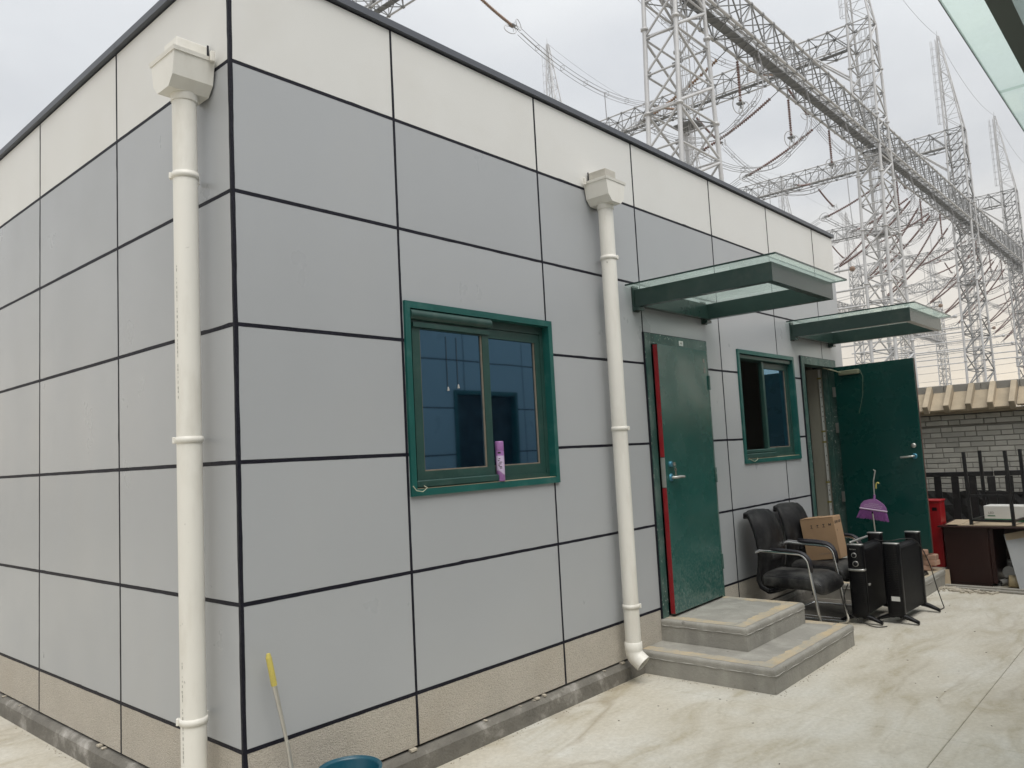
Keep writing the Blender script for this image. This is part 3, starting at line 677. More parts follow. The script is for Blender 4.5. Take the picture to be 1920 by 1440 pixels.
# downpipes -----------------------------------------------------------
def downpipe(lab, px, py, out, zbot, elbow, side):
    """out: unit vector away from wall; side: unit vector along wall"""
    o = Vector(out); s = Vector(side); r = 0.053
    P = Vector((px, py, 0))
    pm = MB().path([P + Vector((0, 0, 3.30)), P + Vector((0, 0, zbot))], r, 28, caps=False)
    pipe = obj('downpipe', pm, 'pvc', bld, lab)
    # sockets
    sk = MB().lathe(P + Vector((0, 0, 3.225)), [(r+0.004, 0.0), (r+0.0055, 0.004), (r+0.0055, 0.07), (r+0.002, 0.075)], 28)
    obj('socket', sk, 'pvc', pipe)
    # hopper: open-topped tapered box
    hp = MB(); zt = 3.415
    def q(u, d, z): return P + s*u + o*d + Vector((0, 0, z))
    back = -0.088
    def hexa(d, k): return [q(u*k, d, zt + z) for u, z in ((-0.118, -0.012), (0.118, -0.012), (0.098, -0.115), (0.056, -0.158), (-0.056, -0.158), (-0.098, -0.115))]
    hp.loft([hexa(back, 1.0), hexa(0.098, 0.97)], caps=True, smooth=False)
    def rect(w, d0, d1, z): return [q(-w, d0, z), q(w, d0, z), q(w, d1, z), q(-w, d1, z)]
    hp.loft([rect(0.121, back, 0.102, zt-0.0118), rect(0.124, back, 0.105, zt+0.006)], caps=True, smooth=False)
    obj('hopper', hp, 'pvc', pipe)
    sp_ = MB(); M_ = Matrix((( s.x, o.x, 0, P.x), (s.y, o.y, 0, P.y), (0, 0, 1, 0), (0, 0, 0, 1)))
    sp_.bbox(-0.062, 0.062, back-0.0005, 0.062, zt+0.0065, zt+0.085, 0.004, M_)
    obj('spout', sp_, 'spout' if side[0] else 'pvc', pipe)
    ear = MB().bbox(-0.142, -0.128, back+0.01, back+0.03, zt-0.02, zt+0.03, 0.003, M_); obj('fixing_lug', ear, 'pvc', pipe)
    blk = MB().box(-0.067, -0.0625, back, back+0.008, zt+0.007, zt+0.09, M_); obj('sealant_strip', blk, 'sealant', pipe)
    for z, tw in ((2.88, 1), (1.69, 1), (0.50, 1)):
        cm = MB().lathe(P + Vector((0, 0, z)), [(r+0.0006, -0.014), (r+0.005, -0.013), (r+0.005, 0.013), (r+0.0006, 0.014)], 28)
        cm.bbox(-0.012, 0.012, r+0.004, r+0.016, -0.014 + z, 0.014 + z, 0.002, M_ @ Matrix.Translation((0, 0, z)) @ Matrix.Rotation(-0.6*tw, 4, 'Z') @ Matrix.Translation((0, 0, -z)))
        cm.bbox(0.040, 0.058, back-0.0, 0.0, z-0.01, z+0.01, 0.003, M_)
        obj('clamp', cm, 'pvc', pipe)
    if elbow:
        d = Vector(elbow); c0 = P + Vector((0, 0, zbot+0.02))
        em = MB().lathe(P + Vector((0, 0, zbot-0.005)), [(r+0.005, 0.0), (r+0.006, 0.004), (r+0.006, 0.055), (r+0.001, 0.058)], 28)
        pts = [c0]
        for k in range(1, 7):
            a = math.radians(52)*k/6; pts.append(c0 + d*(0.07*(1-math.cos(a))) + Vector((0, 0, -0.02 - 0.07*math.sin(a))))
        last = pts[-1]; dd = d*math.sin(math.radians(52)) - Vector((0, 0, math.cos(math.radians(52))))
        pts.append(last + dd*0.05)
        em.path(pts, r+0.005, 28, caps=False); em.path(pts[2:], r-0.001, 28, caps=False)
        e = obj('elbow', em, 'pvc', pipe)
        ax = dd.normalized(); rim = MB().lathe(pts[-1], [(r-0.001, 0), (r+0.005, 0.0005)], 28, axis=ax, smooth=False)
        obj('elbow_mouth', rim, 'pvc', e) if False else None
    return pipe
dp1 = downpipe('downpipe on the end wall beside the corner', -0.10, 0.228, (-1, 0, 0), 0.10, None, (0, 1, 0))
dp2 = downpipe('downpipe between the left window and the ajar door', 2.768, -0.10, (0, -1, 0), 0.215, (0.12, -0.993, 0), (1, 0, 0))
# faint printed lines on the end-wall pipe (tiny dashes following the pipe)
def pipe_print(cx, cy, ang, z0, z1, par):
    mb = MB(); z = z1; rnd = random.Random(3)
    while z > z0:
        h = rnd.uniform(0.004, 0.016); wv = rnd.uniform(0.5, 1.0)
        a0 = ang - 0.05*wv; a1 = ang + 0.05*wv; r = 0.0534
        for k in range(2):
            b0 = a0 + (a1-a0)*k*0.55; b1 = b0 + (a1-a0)*0.35
            mb.add([(cx + r*math.cos(t_), cy + r*math.sin(t_), zz) for zz in (z-h, z) for t_ in (b0, b1)], [(0, 1, 3, 2)])
        z -= h + rnd.choice((0.004, 0.004, 0.005, 0.012, 0.03))
    obj('printed_line', mb, 'ink_faint', par)
pipe_print(-0.10, 0.228, math.radians(192), 1.88, 2.46, dp1)
pipe_print(-0.10, 0.228, math.radians(192), 0.12, 0.75, dp1)

# gap crumbs ----------------------------------------------------------
cb = MB(); rnd = random.Random(5)
for k in range(11):
    x = rnd.uniform(0.1, 2.9); s = rnd.uniform(0.006, 0.02)
    cb.bbox(x, x+s*rnd.uniform(1, 2.4), -0.02, 0.006, 0.113, 0.113+s*0.7, 0.002, None)
for k in range(10):
    y = rnd.uniform(0.1, 4.5); s = rnd.uniform(0.006, 0.02)
    cb.bbox(-0.02, 0.006, y, y+s*2, 0.113, 0.113+s*0.7, 0.002, None)
obj('mortar_crumbs', cb, 'debris', bld, kind='stuff')

# ------------------------------------------------------------------ steps
def rounded_step(x0, x1, yf, z0, z1, parent, name):
    mb = MB(); r = 0.022
    prof = [(0.0, 0.0)]
    # loft rings: rounded upper edge on three sides (left, front, right)
    def ringat(ins, z): return [(x0+ins, -0.003, z), (x0+ins, yf+ins, z), (x1-ins, yf+ins, z), (x1-ins, -0.003, z)]
    rings = [ringat(0.003, z0), ringat(0.003, z1-0.046), ringat(0.0, z1-0.042), ringat(0, z1-r)]
    for k in range(1, 5):
        a = PI/2*k/4; rings.append(ringat(r*(1-math.cos(a)), z1 - r + r*math.sin(a)))
    mb.loft([[Vector(p) for p in R_] for R_ in rings], caps=True, smooth=False)
    return obj(name, mb, 'step', parent)
stp = thing('concrete_steps', 'two-tier concrete steps with ochre edges below the ajar green door', 'steps', (0, 0, 0))
low = rounded_step(2.985, 4.41, -0.975, 0.0, 0.155, stp, 'step')
upp = rounded_step(3.285, 4.285, -0.665, 0.156, 0.31, stp, 'step')
def band(x0, x1, yf, z, par, w=0.085, skip_back=True):
    r = 0.024; mb = MB(); rnd = random.Random(int(x0*1000))
    def strip(p, q, nrm):          # ragged painted strip: outer edge straight, inner edge worn
        p, q, nrm = Vector(p), Vector(q), Vector(nrm); n = 40; vs = []; jit = 0
        for i in range(n+1):
            jit = 0.6*jit + rnd.uniform(-0.016, 0.012)
            a = p.lerp(q, i/n); vs += [a + nrm*abs(rnd.uniform(0, 0.004)), a + nrm*(w + jit)]
        mb.add(vs, [(2*i, 2*i+2, 2*i+3, 2*i+1) for i in range(n)])
    zz = z + 0.0012
    strip((x0+r, yf+r+w, zz), (x0+r, -0.006, zz), (1, 0, 0)); strip((x1-r, yf+r+w, zz), (x1-r, -0.006, zz), (-1, 0, 0)); strip((x0+r, yf+r, zz+0.0004), (x1-r, yf+r, zz+0.0004), (0, 1, 0))
    obj('edge_band', mb, 'step_band', par)
    ln = MB(); e = -0.0015
    for a, b in (((x0+e, -0.01), (x0+e, yf+e)), ((x0+e, yf+e), (x1-e, yf+e)), ((x1-e, yf+e), (x1-e, -0.01))):
        ln.path([(a[0]+(b[0]-a[0])*k/24, a[1]+(b[1]-a[1])*k/24, z - 0.044 + rnd.uniform(-0.0025, 0.0025)) for k in range(25)], lambda t: 0.0022 + 0.0012*math.sin(t*37), 4)
    obj('efflorescence_line', ln, 'step_line', par)
band(2.985, 4.41, -0.975, 0.155, low, 0.095); band(3.285, 4.285, -0.665, 0.31, upp, 0.095)
stp2 = thing('concrete_platform', 'low concrete platform below the open doorway, half hidden by heaters', 'steps', (0, 0, 0))
low2 = rounded_step(6.05, 7.62, -0.945, 0.0, 0.155, stp2, 'step')
upp2 = rounded_step(6.28, 7.26, -0.62, 0.156, 0.31, stp2, 'step')
band(6.05, 7.62, -0.945, 0.155, low2, 0.10); band(6.28, 7.26, -0.62, 0.31, upp2, 0.095)
# dirt between the two stairs under the chairs
dm = MB(); rnd = random.Random(11); nx, ny = 34, 16
vs = []
for j in range(ny+1):
    for i in range(nx+1):
        x = 4.42 + 1.62*i/nx; y = -0.005 - 0.62*j/ny
        e = min(i/nx, 1-i/nx, (1-j/ny), 0.5)*2
        vs.append((x, y, 0.001 + 0.05*e*rnd.uniform(0.2, 1)*(1-j/ny)))
dm.add(vs, [(j*(nx+1)+i, j*(nx+1)+i+1, (j+1)*(nx+1)+i+1, (j+1)*(nx+1)+i) for j in range(ny) for i in range(nx)], True)
obj('dirt_pile', dm, 'dirt', kind='stuff')['label'] = 'dark dirt heaped along the wall under the chairs'

# ------------------------------------------------------------------ opposite building (seen in the window panes; its canopy hangs into the picture)
opp = thing('building', 'opposite grey panelled building carrying the glass canopy at the upper right', 'building', (0, 0, 0))
YO = -4.0
XO = [-6.0, -4.78, -3.56, -2.34, -1.12, 0.10, 1.32, 2.60, 3.95, 5.42, 6.69, 7.9]
OW = (5.22, 6.52, 1.36, 2.41); OD = (-0.55, 0.45, 0.31, 2.41)
for i in range(len(XO)-1):
    for k in range(7):
        b0 = ZJ[k] + (0 if k == 0 else jt); b1 = ZJ[k+1]-jt
        nm, m = (('plinth_panel', 'plinth') if k == 0 else ('fascia_panel', 'fascia') if k == 6 else ('wall_panel', 'panel'))
        mb = MB(); pcs = rects_minus((XO[i]+jt, XO[i+1]-jt, b0, b1), [OW, OD])
        for (p0, p1, q0, q1) in pcs: mb.box(p0, p1, YO-0.008, YO+0.002, q0, q1)
        if pcs: obj(nm, mb, m, opp)
cw = MB()
for (a0, a1, b0, b1) in rects_minus((-6, 7.9, 0.05, 3.90), [OW, OD]): cw.box(a0, a1, YO-0.24, YO-0.005, b0, b1)
cw.box(-6, 7.9, YO-0.40, YO-0.30, 0.05, 3.9)
obj('wall', cw, 'sealant', opp)
obj('coping', MB().box(-6.03, 7.93, YO-0.3, YO+0.03, 3.902, 3.97), 'coping', opp)
obj('footing', MB().box(-6, 7.9, YO-0.2, YO+0.035, 0.0, 0.11), 'footing', opp)
ofr = MB(); x0, x1, z0, z1 = OW
ofr.box(x0, x0+0.05, YO-0.1, YO+0.02, z0, z1).box(x1-0.05, x1, YO-0.1, YO+0.02, z0, z1).box(x0+0.05, x1-0.05, YO-0.1, YO+0.02, z1-0.05, z1).box(x0+0.05, x1-0.05, YO-0.1, YO+0.02, z0, z0+0.05).box((x0+x1)/2-0.03, (x0+x1)/2+0.03, YO-0.1, YO-0.04, z0+0.05, z1-0.05)
ow = obj('window', ofr, 'green', opp); obj('pane', MB().box(x0+0.05, x1-0.05, YO-0.08, YO-0.074, z0+0.05, z1-0.05), 'dark_pane', ow)
x0, x1, z0, z1 = OD
obj('door_leaf', MB().box(x0, x1, YO-0.10, YO-0.04, z0, z1), 'door', opp)
canopy(opp, -1.35, 2.62, 1, YO, 1.325, 'glass canopy of the opposite building overhead', joints=(0.13, 1.475), over=0.128, wv=0.05, bh=0.115)

# ------------------------------------------------------------------ chairs
def superellipse(n, a, b, e=0.55):
    out = []
    for k in range(n):
        t = 2*PI*k/n; c, s = math.cos(t), math.sin(t)
        out.append((a*math.copysign(abs(c)**e, c), b*math.copysign(abs(s)**e, s)))
    return out
def make_chair(label, group):
    ch = thing('office_chair', label, 'chair', (0, 0, 0), 0, group)
    n = 40
    # seat: loft front (-y) to back; sections in x,z
    seat = MB(); rings = []
    for t in [0, 0.02, 0.06, 0.12, 0.2, 0.3, 0.42, 0.55, 0.7, 0.85, 0.95, 1.0]:
        y = -0.285 + 0.50*t
        wv = 0.255 - 0.02*t; hh = 0.062; zc = 0.395
        if t < 0.12: k = math.sqrt(max(0.0, 1-((0.12-t)/0.12)**2)); hh = 0.02 + 0.043*k; wv *= 0.90+0.10*k
        drop = 0.05*max(0, 1-t/0.28)**2
        ring = []
        for (u, v) in superellipse(n, wv, hh, 0.5):
            z = zc + v - drop
            if v > 0: z += 0.018*math.cos(u/wv*1.5) - 0.012*math.exp(-((t-0.6)/0.25)**2)*math.cos(u/wv*1.4)
            ring.append(Vector((u, y, z)))
        rings.append(ring)
    seat.loft(rings); so2 = obj('seat', seat, 'leather_dusty', ch)
    pp = MB()
    for sx in (-1, 1):
        pp.path([(sx*(0.238-0.018*t), -0.272 + 0.47*t, 0.395 + 0.044 - 0.05*max(0, 1-t/0.28)**2) for t in [k/14 for k in range(15)]], 0.0045, 6)
    obj('piping', pp, 'armpad', so2)
    # backrest along a profile in y,z
    prof = [(0.10, 0.325), (0.17, 0.318), (0.225, 0.345), (0.245, 0.40), (0.236, 0.46), (0.222, 0.53), (0.215, 0.60), (0.218, 0.66), (0.228, 0.73), (0.245, 0.80), (0.265, 0.86), (0.285, 0.905), (0.312, 0.935), (0.345, 0.935), (0.362, 0.905)]
    back = MB(); rings = []
    m = len(prof)
    for i, (y, z) in enumerate(prof):
        a = prof[max(0, i-1)]; b_ = prof[min(m-1, i+1)]
        d = Vector((0, b_[0]-a[0], b_[1]-a[1])).normalized(); nrm = Vector((0, -d.z, d.y))   # towards the front
        s = i/(m-1); wv = 0.235 + 0.018*math.sin(PI*min(1, s*1.1)) - 0.05*max(0, s-0.75)/0.25*0.7; th = 0.040 - 0.012*s
        if i == 0 or i == m-1: th *= 0.5; wv *= 0.93
        ring = []
        for (u, v) in superellipse(n, wv, th, 0.6):
            off = v
            if v > 0:
                uu = u/wv
                off += 0.010*math.exp(-(uu/0.55)**4)                       # raised centre
                if abs(uu) < 0.6 and 0.3 < s < 0.85: off += 0.0035*math.cos(uu*17)*math.exp(-((s-0.5)/0.2)**2)
                if 0.37 < s < 0.44 and abs(uu) < 0.55: off += 0.012
                off -= 0.006*math.exp(-((abs(uu)-0.66)/0.05)**2)
            ring.append(Vector((u, y, z)) + nrm*off)
        rings.append(ring)
    back.loft(rings); obj('backrest', back, 'leather', ch)
    obj('lumbar_strap', MB().bbox(-0.125, 0.125, 0.150, 0.175, 0.555, 0.607, 0.008, seg=2), 'leather', ch)
    fr = MB()
    for sx in (-1, 1):
        X = 0.285*sx
        pts = [(X*0.93, 0.235, 0.635), (X, 0.19, 0.655), (X, -0.02, 0.645)]
        for k in range(0, 7):
            a = PI/2*0.93*k/6; pts.append((X, -0.12 - 0.085*math.sin(a), 0.555 + 0.085*math.cos(a)))
        pts += [(X, -0.265, 0.10)]
        for k in range(0, 5):
            a = PI/2*k/4; pts.append((X, -0.245 - 0.035*math.cos(a)*0.9, 0.047 - 0.035*math.sin(a)))
        pts += [(X, 0.22, 0.012)]
        for k in range(1, 5):
            a = PI/2*k/4; pts.append((X - sx*0.05*(1-math.cos(a)), 0.22 + 0.05*math.sin(a), 0.012))
        pts.append((0, 0.27, 0.012))
        o = obj('side_frame', MB().path(pts, 0.0125, 10), 'chrome', ch)
    for y in (-0.19, 0.13): fr.path([(-0.285, y if y > 0 else -0.222, 0.335), (-0.2, y, 0.325), (0.2, y, 0.325), (0.285, y if y > 0 else -0.222, 0.335)], 0.011, 8)
    obj('seat_support', fr, 'black', ch)
    for sx in (-1, 1):
        X = 0.285*sx; rings = []
        pts = [(0.10, 0.672), (0.02, 0.668), (-0.06, 0.664), (-0.115, 0.659)] + [(-0.12 - 0.103*math.sin(PI/2*k/5), 0.555 + 0.103*math.cos(PI/2*k/5)) for k in range(1, 6)] + [(-0.23, 0.50)]
        for i, (y, z) in enumerate(pts):
            a = pts[max(0, i-1)]; b_ = pts[min(len(pts)-1, i+1)]
            d = Vector((0, b_[0]-a[0], b_[1]-a[1])).normalized(); nrm = Vector((0, d.z, -d.y)); 
            if nrm.z < 0 and i < 4: nrm = -nrm
            k = 0.55 if i in (0, len(pts)-1) else 1
            rings.append([Vector((X + u, y, z)) + Vector((0, -d.z, d.y))*v*-1 for (u, v) in superellipse(14, 0.024*k, 0.011*k, 0.7)])
        pad = MB().loft(rings); obj('arm_pad', pad, 'armpad', ch)
    return ch
c1 = make_chair('black leather armchair with chrome frame and an empty dusty seat', 'black chairs against the wall')
c1.location = (4.80, -0.425, 0.0)
c2 = copy_tree(c1, (5.475, -0.40, 0.0), math.radians(-3), 'black leather armchair holding a cardboard box on its seat', 'black chairs against the wall')

# cardboard box on the second chair ------------------------------------
cbx = thing('cardboard_box', 'brown cardboard box standing on the seat of the rear black chair', 'box', (5.50, -0.425, 0.452), math.radians(2))
BW, BD, BH = 0.20, 0.30, 0.385
Mt = Matrix.Rotation(math.radians(-7), 4, 'X')
bx_ = MB().bbox(-BW/2, BW/2, -BD/2, BD/2, 0.02, BH, 0.003, Mt)
obj('carton', bx_, 'card', cbx)
fl = MB().box(-BW/2-0.001, BW/2+0.001, -BD/2+0.004, -0.004, BH+0.0005, BH+0.004, Mt).box(-BW/2-0.001, BW/2+0.001, 0.004, BD/2-0.004, BH+0.0005, BH+0.004, Matrix.Translation((0, 0, 0.004)) @ Mt)
obj('flap', fl, 'card', cbx)
# print on the left (-x) face: care symbols ; on the front (-y) face: lettering
def on_face(me, nm, p, face):
    R_ = Matrix.Rotation(PI/2, 4, 'X')
    if face == 'L': R_ = Matrix.Rotation(-PI/2, 4, 'Z') @ R_
    m_ = Mt @ Matrix.Translation(p) @ R_
    o = obj(nm, me, None, cbx); o.matrix_local = m_; return o
def sym(kind):
    mb = MB(); t = 0.0006
    def r(a0, a1, b0, b1): mb.box(a0, a1, b0, b1, 0, t)
    if kind == 0: r(-0.002, 0.002, -0.012, 0.006); mb.add([(-0.008, 0.004, t), (0.008, 0.004, t), (0, 0.014, t)], [(0, 1, 2)]); r(-0.012, 0.012, -0.017, -0.014)
    if kind == 1: mb.add([(-0.01, 0.0, t), (0.01, 0.0, t), (0.006, 0.008, t), (-0.006, 0.008, t)], [(0, 1, 2, 3)]); r(-0.0015, 0.0015, -0.012, 0.0); r(-0.012, 0.012, -0.017, -0.0145)
    if kind == 2: r(-0.009, 0.009, 0.006, 0.012); r(-0.002, 0.002, -0.008, 0.006); r(-0.007, 0.007, -0.010, -0.008); r(-0.012, 0.012, -0.017, -0.014)
    if kind == 3: r(-0.011, -0.004, -0.006, 0.012); r(0.004, 0.011, -0.006, 0.012); r(-0.004, 0.004, -0.004, 0.004)
    me = mb.mesh('care_symbol', False); me.materials.append(MAT['ink']); return me
for k in range(4): on_face(sym(k), 'care_symbol', (-BW/2-0.0005, 0.075 - 0.055*k - 0.02, BH-0.065), 'L')
on_face(text_mesh('SUPER 580T', 0.034, 'ink'), 'lettering', (0.0, -BD/2-0.0005, BH-0.05), 'F')
on_face(text_mesh('K', 0.02, 'ink'), 'lettering', (-0.05, -BD/2-0.0005, BH-0.12), 'F')
tl_ = MB().box(-0.05, 0.05, -0.001, 0.001, 0, 0.0006).box(-0.03, 0.06, 0.006, 0.0075, 0, 0.0006); me_ = tl_.mesh('line', False); me_.materials.append(MAT['ink_faint'])
on_face(me_, 'printed_line', (-BW/2-0.0005, -0.01, 0.07), 'L')

# ------------------------------------------------------------------ heaters
def make_heater(label, loc, rz, panel, label2=False):
    h = thing('panel_heater', label, 'heater', loc, rz, 'black upright heaters in front of the platform')
    L = 0.64
    def column(x0, x1, z0, z1, hw):
        rings = []
        for z, k in ((z0, 0.9), (z0+0.03, 1), (z1-0.012, 1), (z1, 0.97)):
            rings.append([Vector(((x0+x1)/2 + u, v, z)) for (u, v) in superellipse(24, (x1-x0)/2*k, hw*k, 0.6)])
        return MB().loft(rings)
    f = obj('end_column', column(0.0, 0.075, 0.055, 0.648, 0.067), 'black', h)
    obj('end_column', column(L-0.075, L, 0.055, 0.685, 0.062), 'black', h)
    for x0, x1, z in ((0.0, 0.075, 0.6485), (L-0.075, L, 0.6855)):
        cap = MB().loft([[Vector(((x0+x1)/2+u, v, zz)) for (u, v) in superellipse(24, 0.036, 0.064, 0.6)] for zz in (z, z+0.006)])
        obj('end_cap', cap, 'silver', h)
    body = MB(); rings = []
    for x in (0.06, L-0.06):
        prof = [(-0.052, 0.075), (-0.055, 0.56)] + [(-0.055*math.cos(PI*k/8), 0.585 + 0.045*math.sin(PI*k/8)) for k in range(9)] + [(0.055, 0.56), (0.052, 0.075)]
        rings.append([Vector((x, y, z)) for y, z in prof])
    body.loft(rings, smooth=False); obj('body', body, 'blackm', h)
    rb = MB()
    if panel:
        for k in range(16): rb.box(-0.0012, 0.02, -0.05, 0.05, 0.18+k*0.016, 0.184+k*0.016)
        obj('grille_ribs', rb, 'blackm', h)
        for z, R_ in ((0.565, 0.021), (0.495, 0.024)):
            k = MB().lathe((-0.001, 0.004 if z > 0.53 else -0.004, z), [(R_, 0), (R_, 0.006), (R_*0.75, 0.0065), (R_*0.75, 0.003)], 24, axis=(-1, 0, 0)); kn = obj('dial', k, 'silver', h)
            obj('knob', MB().lathe((-0.003, 0.004 if z > 0.53 else -0.004, z), [(R_*0.7, 0), (R_*0.66, 0.012), (0, 0.013)], 20, axis=(-1, 0, 0)), 'black', kn)
        obj('trim_band', MB().loft([[Vector((0.0375+u, v, z)) for (u, v) in superellipse(24, 0.0395, 0.069, 0.6)] for z in (0.435, 0.452)]), 'silver', h)
        lt = text_mesh('Airmate', 0.016, 'silver'); obj('lettering', lt, None, h, loc=(-0.0012, 0.012, 0.615), rot=(PI/2, 0, -PI/2))
        obj('top_rail', MB().bbox(0.05, L-0.12, 0.035, 0.053, 0.655, 0.672, 0.005), 'silver', h)
        sw = MB().bbox(0.11, 0.15, -0.066, -0.055, 0.30, 0.318, 0.003); obj('cord_clip', sw, 'silver', h)
    else:
        for k in range(26): rb.box(-0.0012, 0.02, -0.045, 0.045, 0.2+k*0.0145, 0.2035+k*0.0145)
        obj('grille_ribs', rb, 'black', h)
        lbm = MB().box(-0.0022, -0.0012, -0.045, 0.022, 0.185, 0.222); lo = obj('sticker', lbm, 'white', h)
    for x0 in (0.02, L-0.05):
        for s in (-1, 1):
            rings = []
            for t in range(6):
                u = t/5; y = s*(0.02 + 0.145*u); zc = 0.066 - 0.048*u**1.4; hh = 0.022 - 0.009*u
                rings.append([Vector((x0 + 0.016 + a, y, zc + b)) for a, b in superellipse(12, 0.027 - 0.005*u, hh, 0.7)])
            obj('foot', MB().loft(rings), 'black', h)
    return h
h1 = make_heater('black upright heater with silver knobs and top rail, nearest the chairs', (5.105, -0.79, 0), math.radians(1), True)
h2 = make_heater('black upright heater with a white sticker, nearest the yard', (5.25, -1.03, 0), math.radians(-2), False)
cbm = MB()
def smooth(pts, n=6):
    P = [Vector(p) for p in pts]; out_ = []
    for i in range(len(P)-1):
        a, b, c, d = P[max(0, i-1)], P[i], P[i+1], P[min(len(P)-1, i+2)]
        for k in range(n):
            t = k/n
            out_.append(0.5*((2*b) + (c-a)*t + (2*a-5*b+4*c-d)*t*t + (3*b-a-3*c+d)*t**3))
    out_.append(P[-1]); return out_
cbm.path(smooth([(5.62, -0.80, 0.645), (5.60, -0.86, 0.63), (5.58, -0.95, 0.635), (5.62, -1.02, 0.648), (5.72, -1.09, 0.635), (5.80, -1.135, 0.54), (5.90, -1.16, 0.38), (5.99, -1.17, 0.20), (6.045, -1.19, 0.05), (6.04, -1.20, 0.008), (5.96, -1.19, 0.007), (5.92, -1.175, 0.02)]), 0.0045, 6)
tag(obj('power_cable', cbm, 'cable'), 'thin black cable trailing over the heaters down to the yard floor', 'cable')
cbm = MB().path(smooth([(5.10, -0.72, 0.33), (5.06, -0.69, 0.22), (5.06, -0.72, 0.1), (5.09, -0.82, 0.02), (5.04, -0.93, 0.007), (5.10, -1.0, 0.007)]), 0.004, 6)
tag(obj('power_cable', cbm, 'cable'), 'black cable hanging between the front chair and the first heater', 'cable')
cbm = MB()
for k in range(3):
    cbm.path(smooth([(6.83 + 0.11*math.cos(a*0.7)+0.015*k, -0.815 + 0.075*math.sin(a*0.7) + 0.008*k, 0.162 + 0.007*k) for a in range(10)], 4), 0.0045, 6)
tag(obj('coiled_cable', cbm, 'cable'), 'dark cable coiled on the platform in front of the brick stack', 'cable')

# ------------------------------------------------------------------ loose bricks on the platform
bk_mesh = MB().bbox(-0.12, 0.12, -0.0575, 0.0575, -0.0265, 0.0265, 0.006).mesh('brick'); bk_mesh.materials.append(MAT['brick_red'])
spots = [(7.115, -0.735, 0.184, 0.35, 0, 'bottom brick of the small stack on the platform'), (7.14, -0.80, 0.238, -0.15, 0, 'second brick from the bottom of the stack on the platform'),
         (7.13, -0.795, 0.292, 0.02, 0, 'third brick from the bottom of the stack on the platform'), (7.09, -0.73, 0.346, -0.1, 0, 'topmost brick of the small stack on the platform')]
for (x, y, z, r_, _, lab) in spots:
    o = obj('brick', bk_mesh, None, None, loc=(x, y, z), rot=(0, 0, PI/2 + r_)); tag(o, lab, 'brick', 'loose bricks stacked on the platform')

# ------------------------------------------------------------------ broom and pole, leaning on the open door leaf
br = thing('broom', 'purple broom hanging head-down in front of the dark green open door', 'broom', (6.78, -0.45, 0.80), math.radians(-82))
Mb = Matrix.Rotation(math.radians(9), 4, 'Y')
hdm = MB()
prof = [(-0.125, -0.02), (-0.12, 0.02), (-0.095, 0.055), (-0.05, 0.075), (-0.018, 0.085), (0.018, 0.085), (0.05, 0.07), (0.095, 0.04), (0.12, 0.005), (0.125, -0.02)]
hdm.prism(prof, -0.016, 0.016, lambda a, b, h: Mb @ Vector((a, h, b + 0.02)))
obj('head', hdm, 'purple', br)
ho = MB()
rnd = random.Random(2)
for i in range(11):
    for j in range(3):
        a = -0.085 + i*0.0155 + (j % 2)*0.007; b = 0.022 + j*0.017
        if b < 0.085 - abs(a)*0.55: ho.lathe(Mb @ Vector((a, -0.0162, b)), [(0.0052, 0.0), (0.0045, 0.0012)], 6, axis=Mb.to_3x3() @ Vector((0, -1, 0)))
obj('head_pattern', ho, 'lilac', br, kind='stuff')
obj('trim', MB().bbox(-0.132, 0.132, -0.021, 0.021, -0.012, 0.004, 0.005, Mb), 'lilac', br)
bs = MB()
for i in range(44):
    for j in range(3):
        u = -1 + 2*(i+0.5)/44 + rnd.uniform(-0.012, 0.012); a = 0.122*u; d = -0.012 + 0.012*j
        ln = 0.098 + rnd.uniform(-0.008, 0.005)
        bs.tube(Mb @ Vector((a, d, -0.008)), Mb @ Vector((a*1.27, d*1.6 + rnd.uniform(-0.004, 0.004), -0.008-ln)), 0.0027, 4, True, r1=0.0022)
obj('bristles', bs, 'purple_br', br, kind='stuff')
sk = MB().path([Mb @ Vector((0.0, 0, 0.09)), Mb @ Vector((0, 0, 0.15))], 0.012, 8); obj('socket', sk, 'purple', br)
obj('handle', MB().path([Mb @ Vector((-0.002, 0, 0.14)), Mb @ Vector((-0.02, 0.0, 0.29)), Mb @ Vector((-0.012, 0, 0.40))], 0.0075, 8).path([Mb @ Vector((-0.012, 0, 0.397)), Mb @ Vector((-0.03, 0, 0.402))], 0.004, 6), 'brushed', br)
obj('hook', MB().path(smooth([Mb @ Vector(q) for q in ((0.01, -0.005, 0.215), (0.008, -0.005, 0.26), (0.02, -0.006, 0.278), (0.035, -0.006, 0.27))]), 0.007, 6), 'yellow', br)
pl = thing('wooden_pole', 'thin pole standing behind the first heater below the purple broom', 'pole', (6.74, -0.46, 0.31))
obj('stick', MB().path([(0.02, -0.035, 0.0), (0, 0, 0.25), (-0.01, 0.005, 0.45)], 0.0075, 8), 'plank', pl)
obj('cap', MB().path([(-0.01, 0.005, 0.45), (-0.0105, 0.006, 0.47)], 0.009, 8), 'black', pl)

# ------------------------------------------------------------------ red cabinet
rc = thing('red_cabinet', 'tall narrow red metal cabinet on the platform beside the open door', 'cabinet', (7.38, -0.925, 0.156), math.radians(0))
obj('body', MB().bbox(0.0, 0.20, 0.0, 0.36, 0.0, 0.672, 0.004), 'redbox', rc)
obj('lid', MB().bbox(-0.012, 0.21, -0.010, 0.37, 0.6725, 0.690, 0.004), 'redbox', rc)
obj('latch', MB().bbox(-0.004, -0.0005, 0.03, 0.075, 0.58, 0.615, 0.002), 'black', rc)

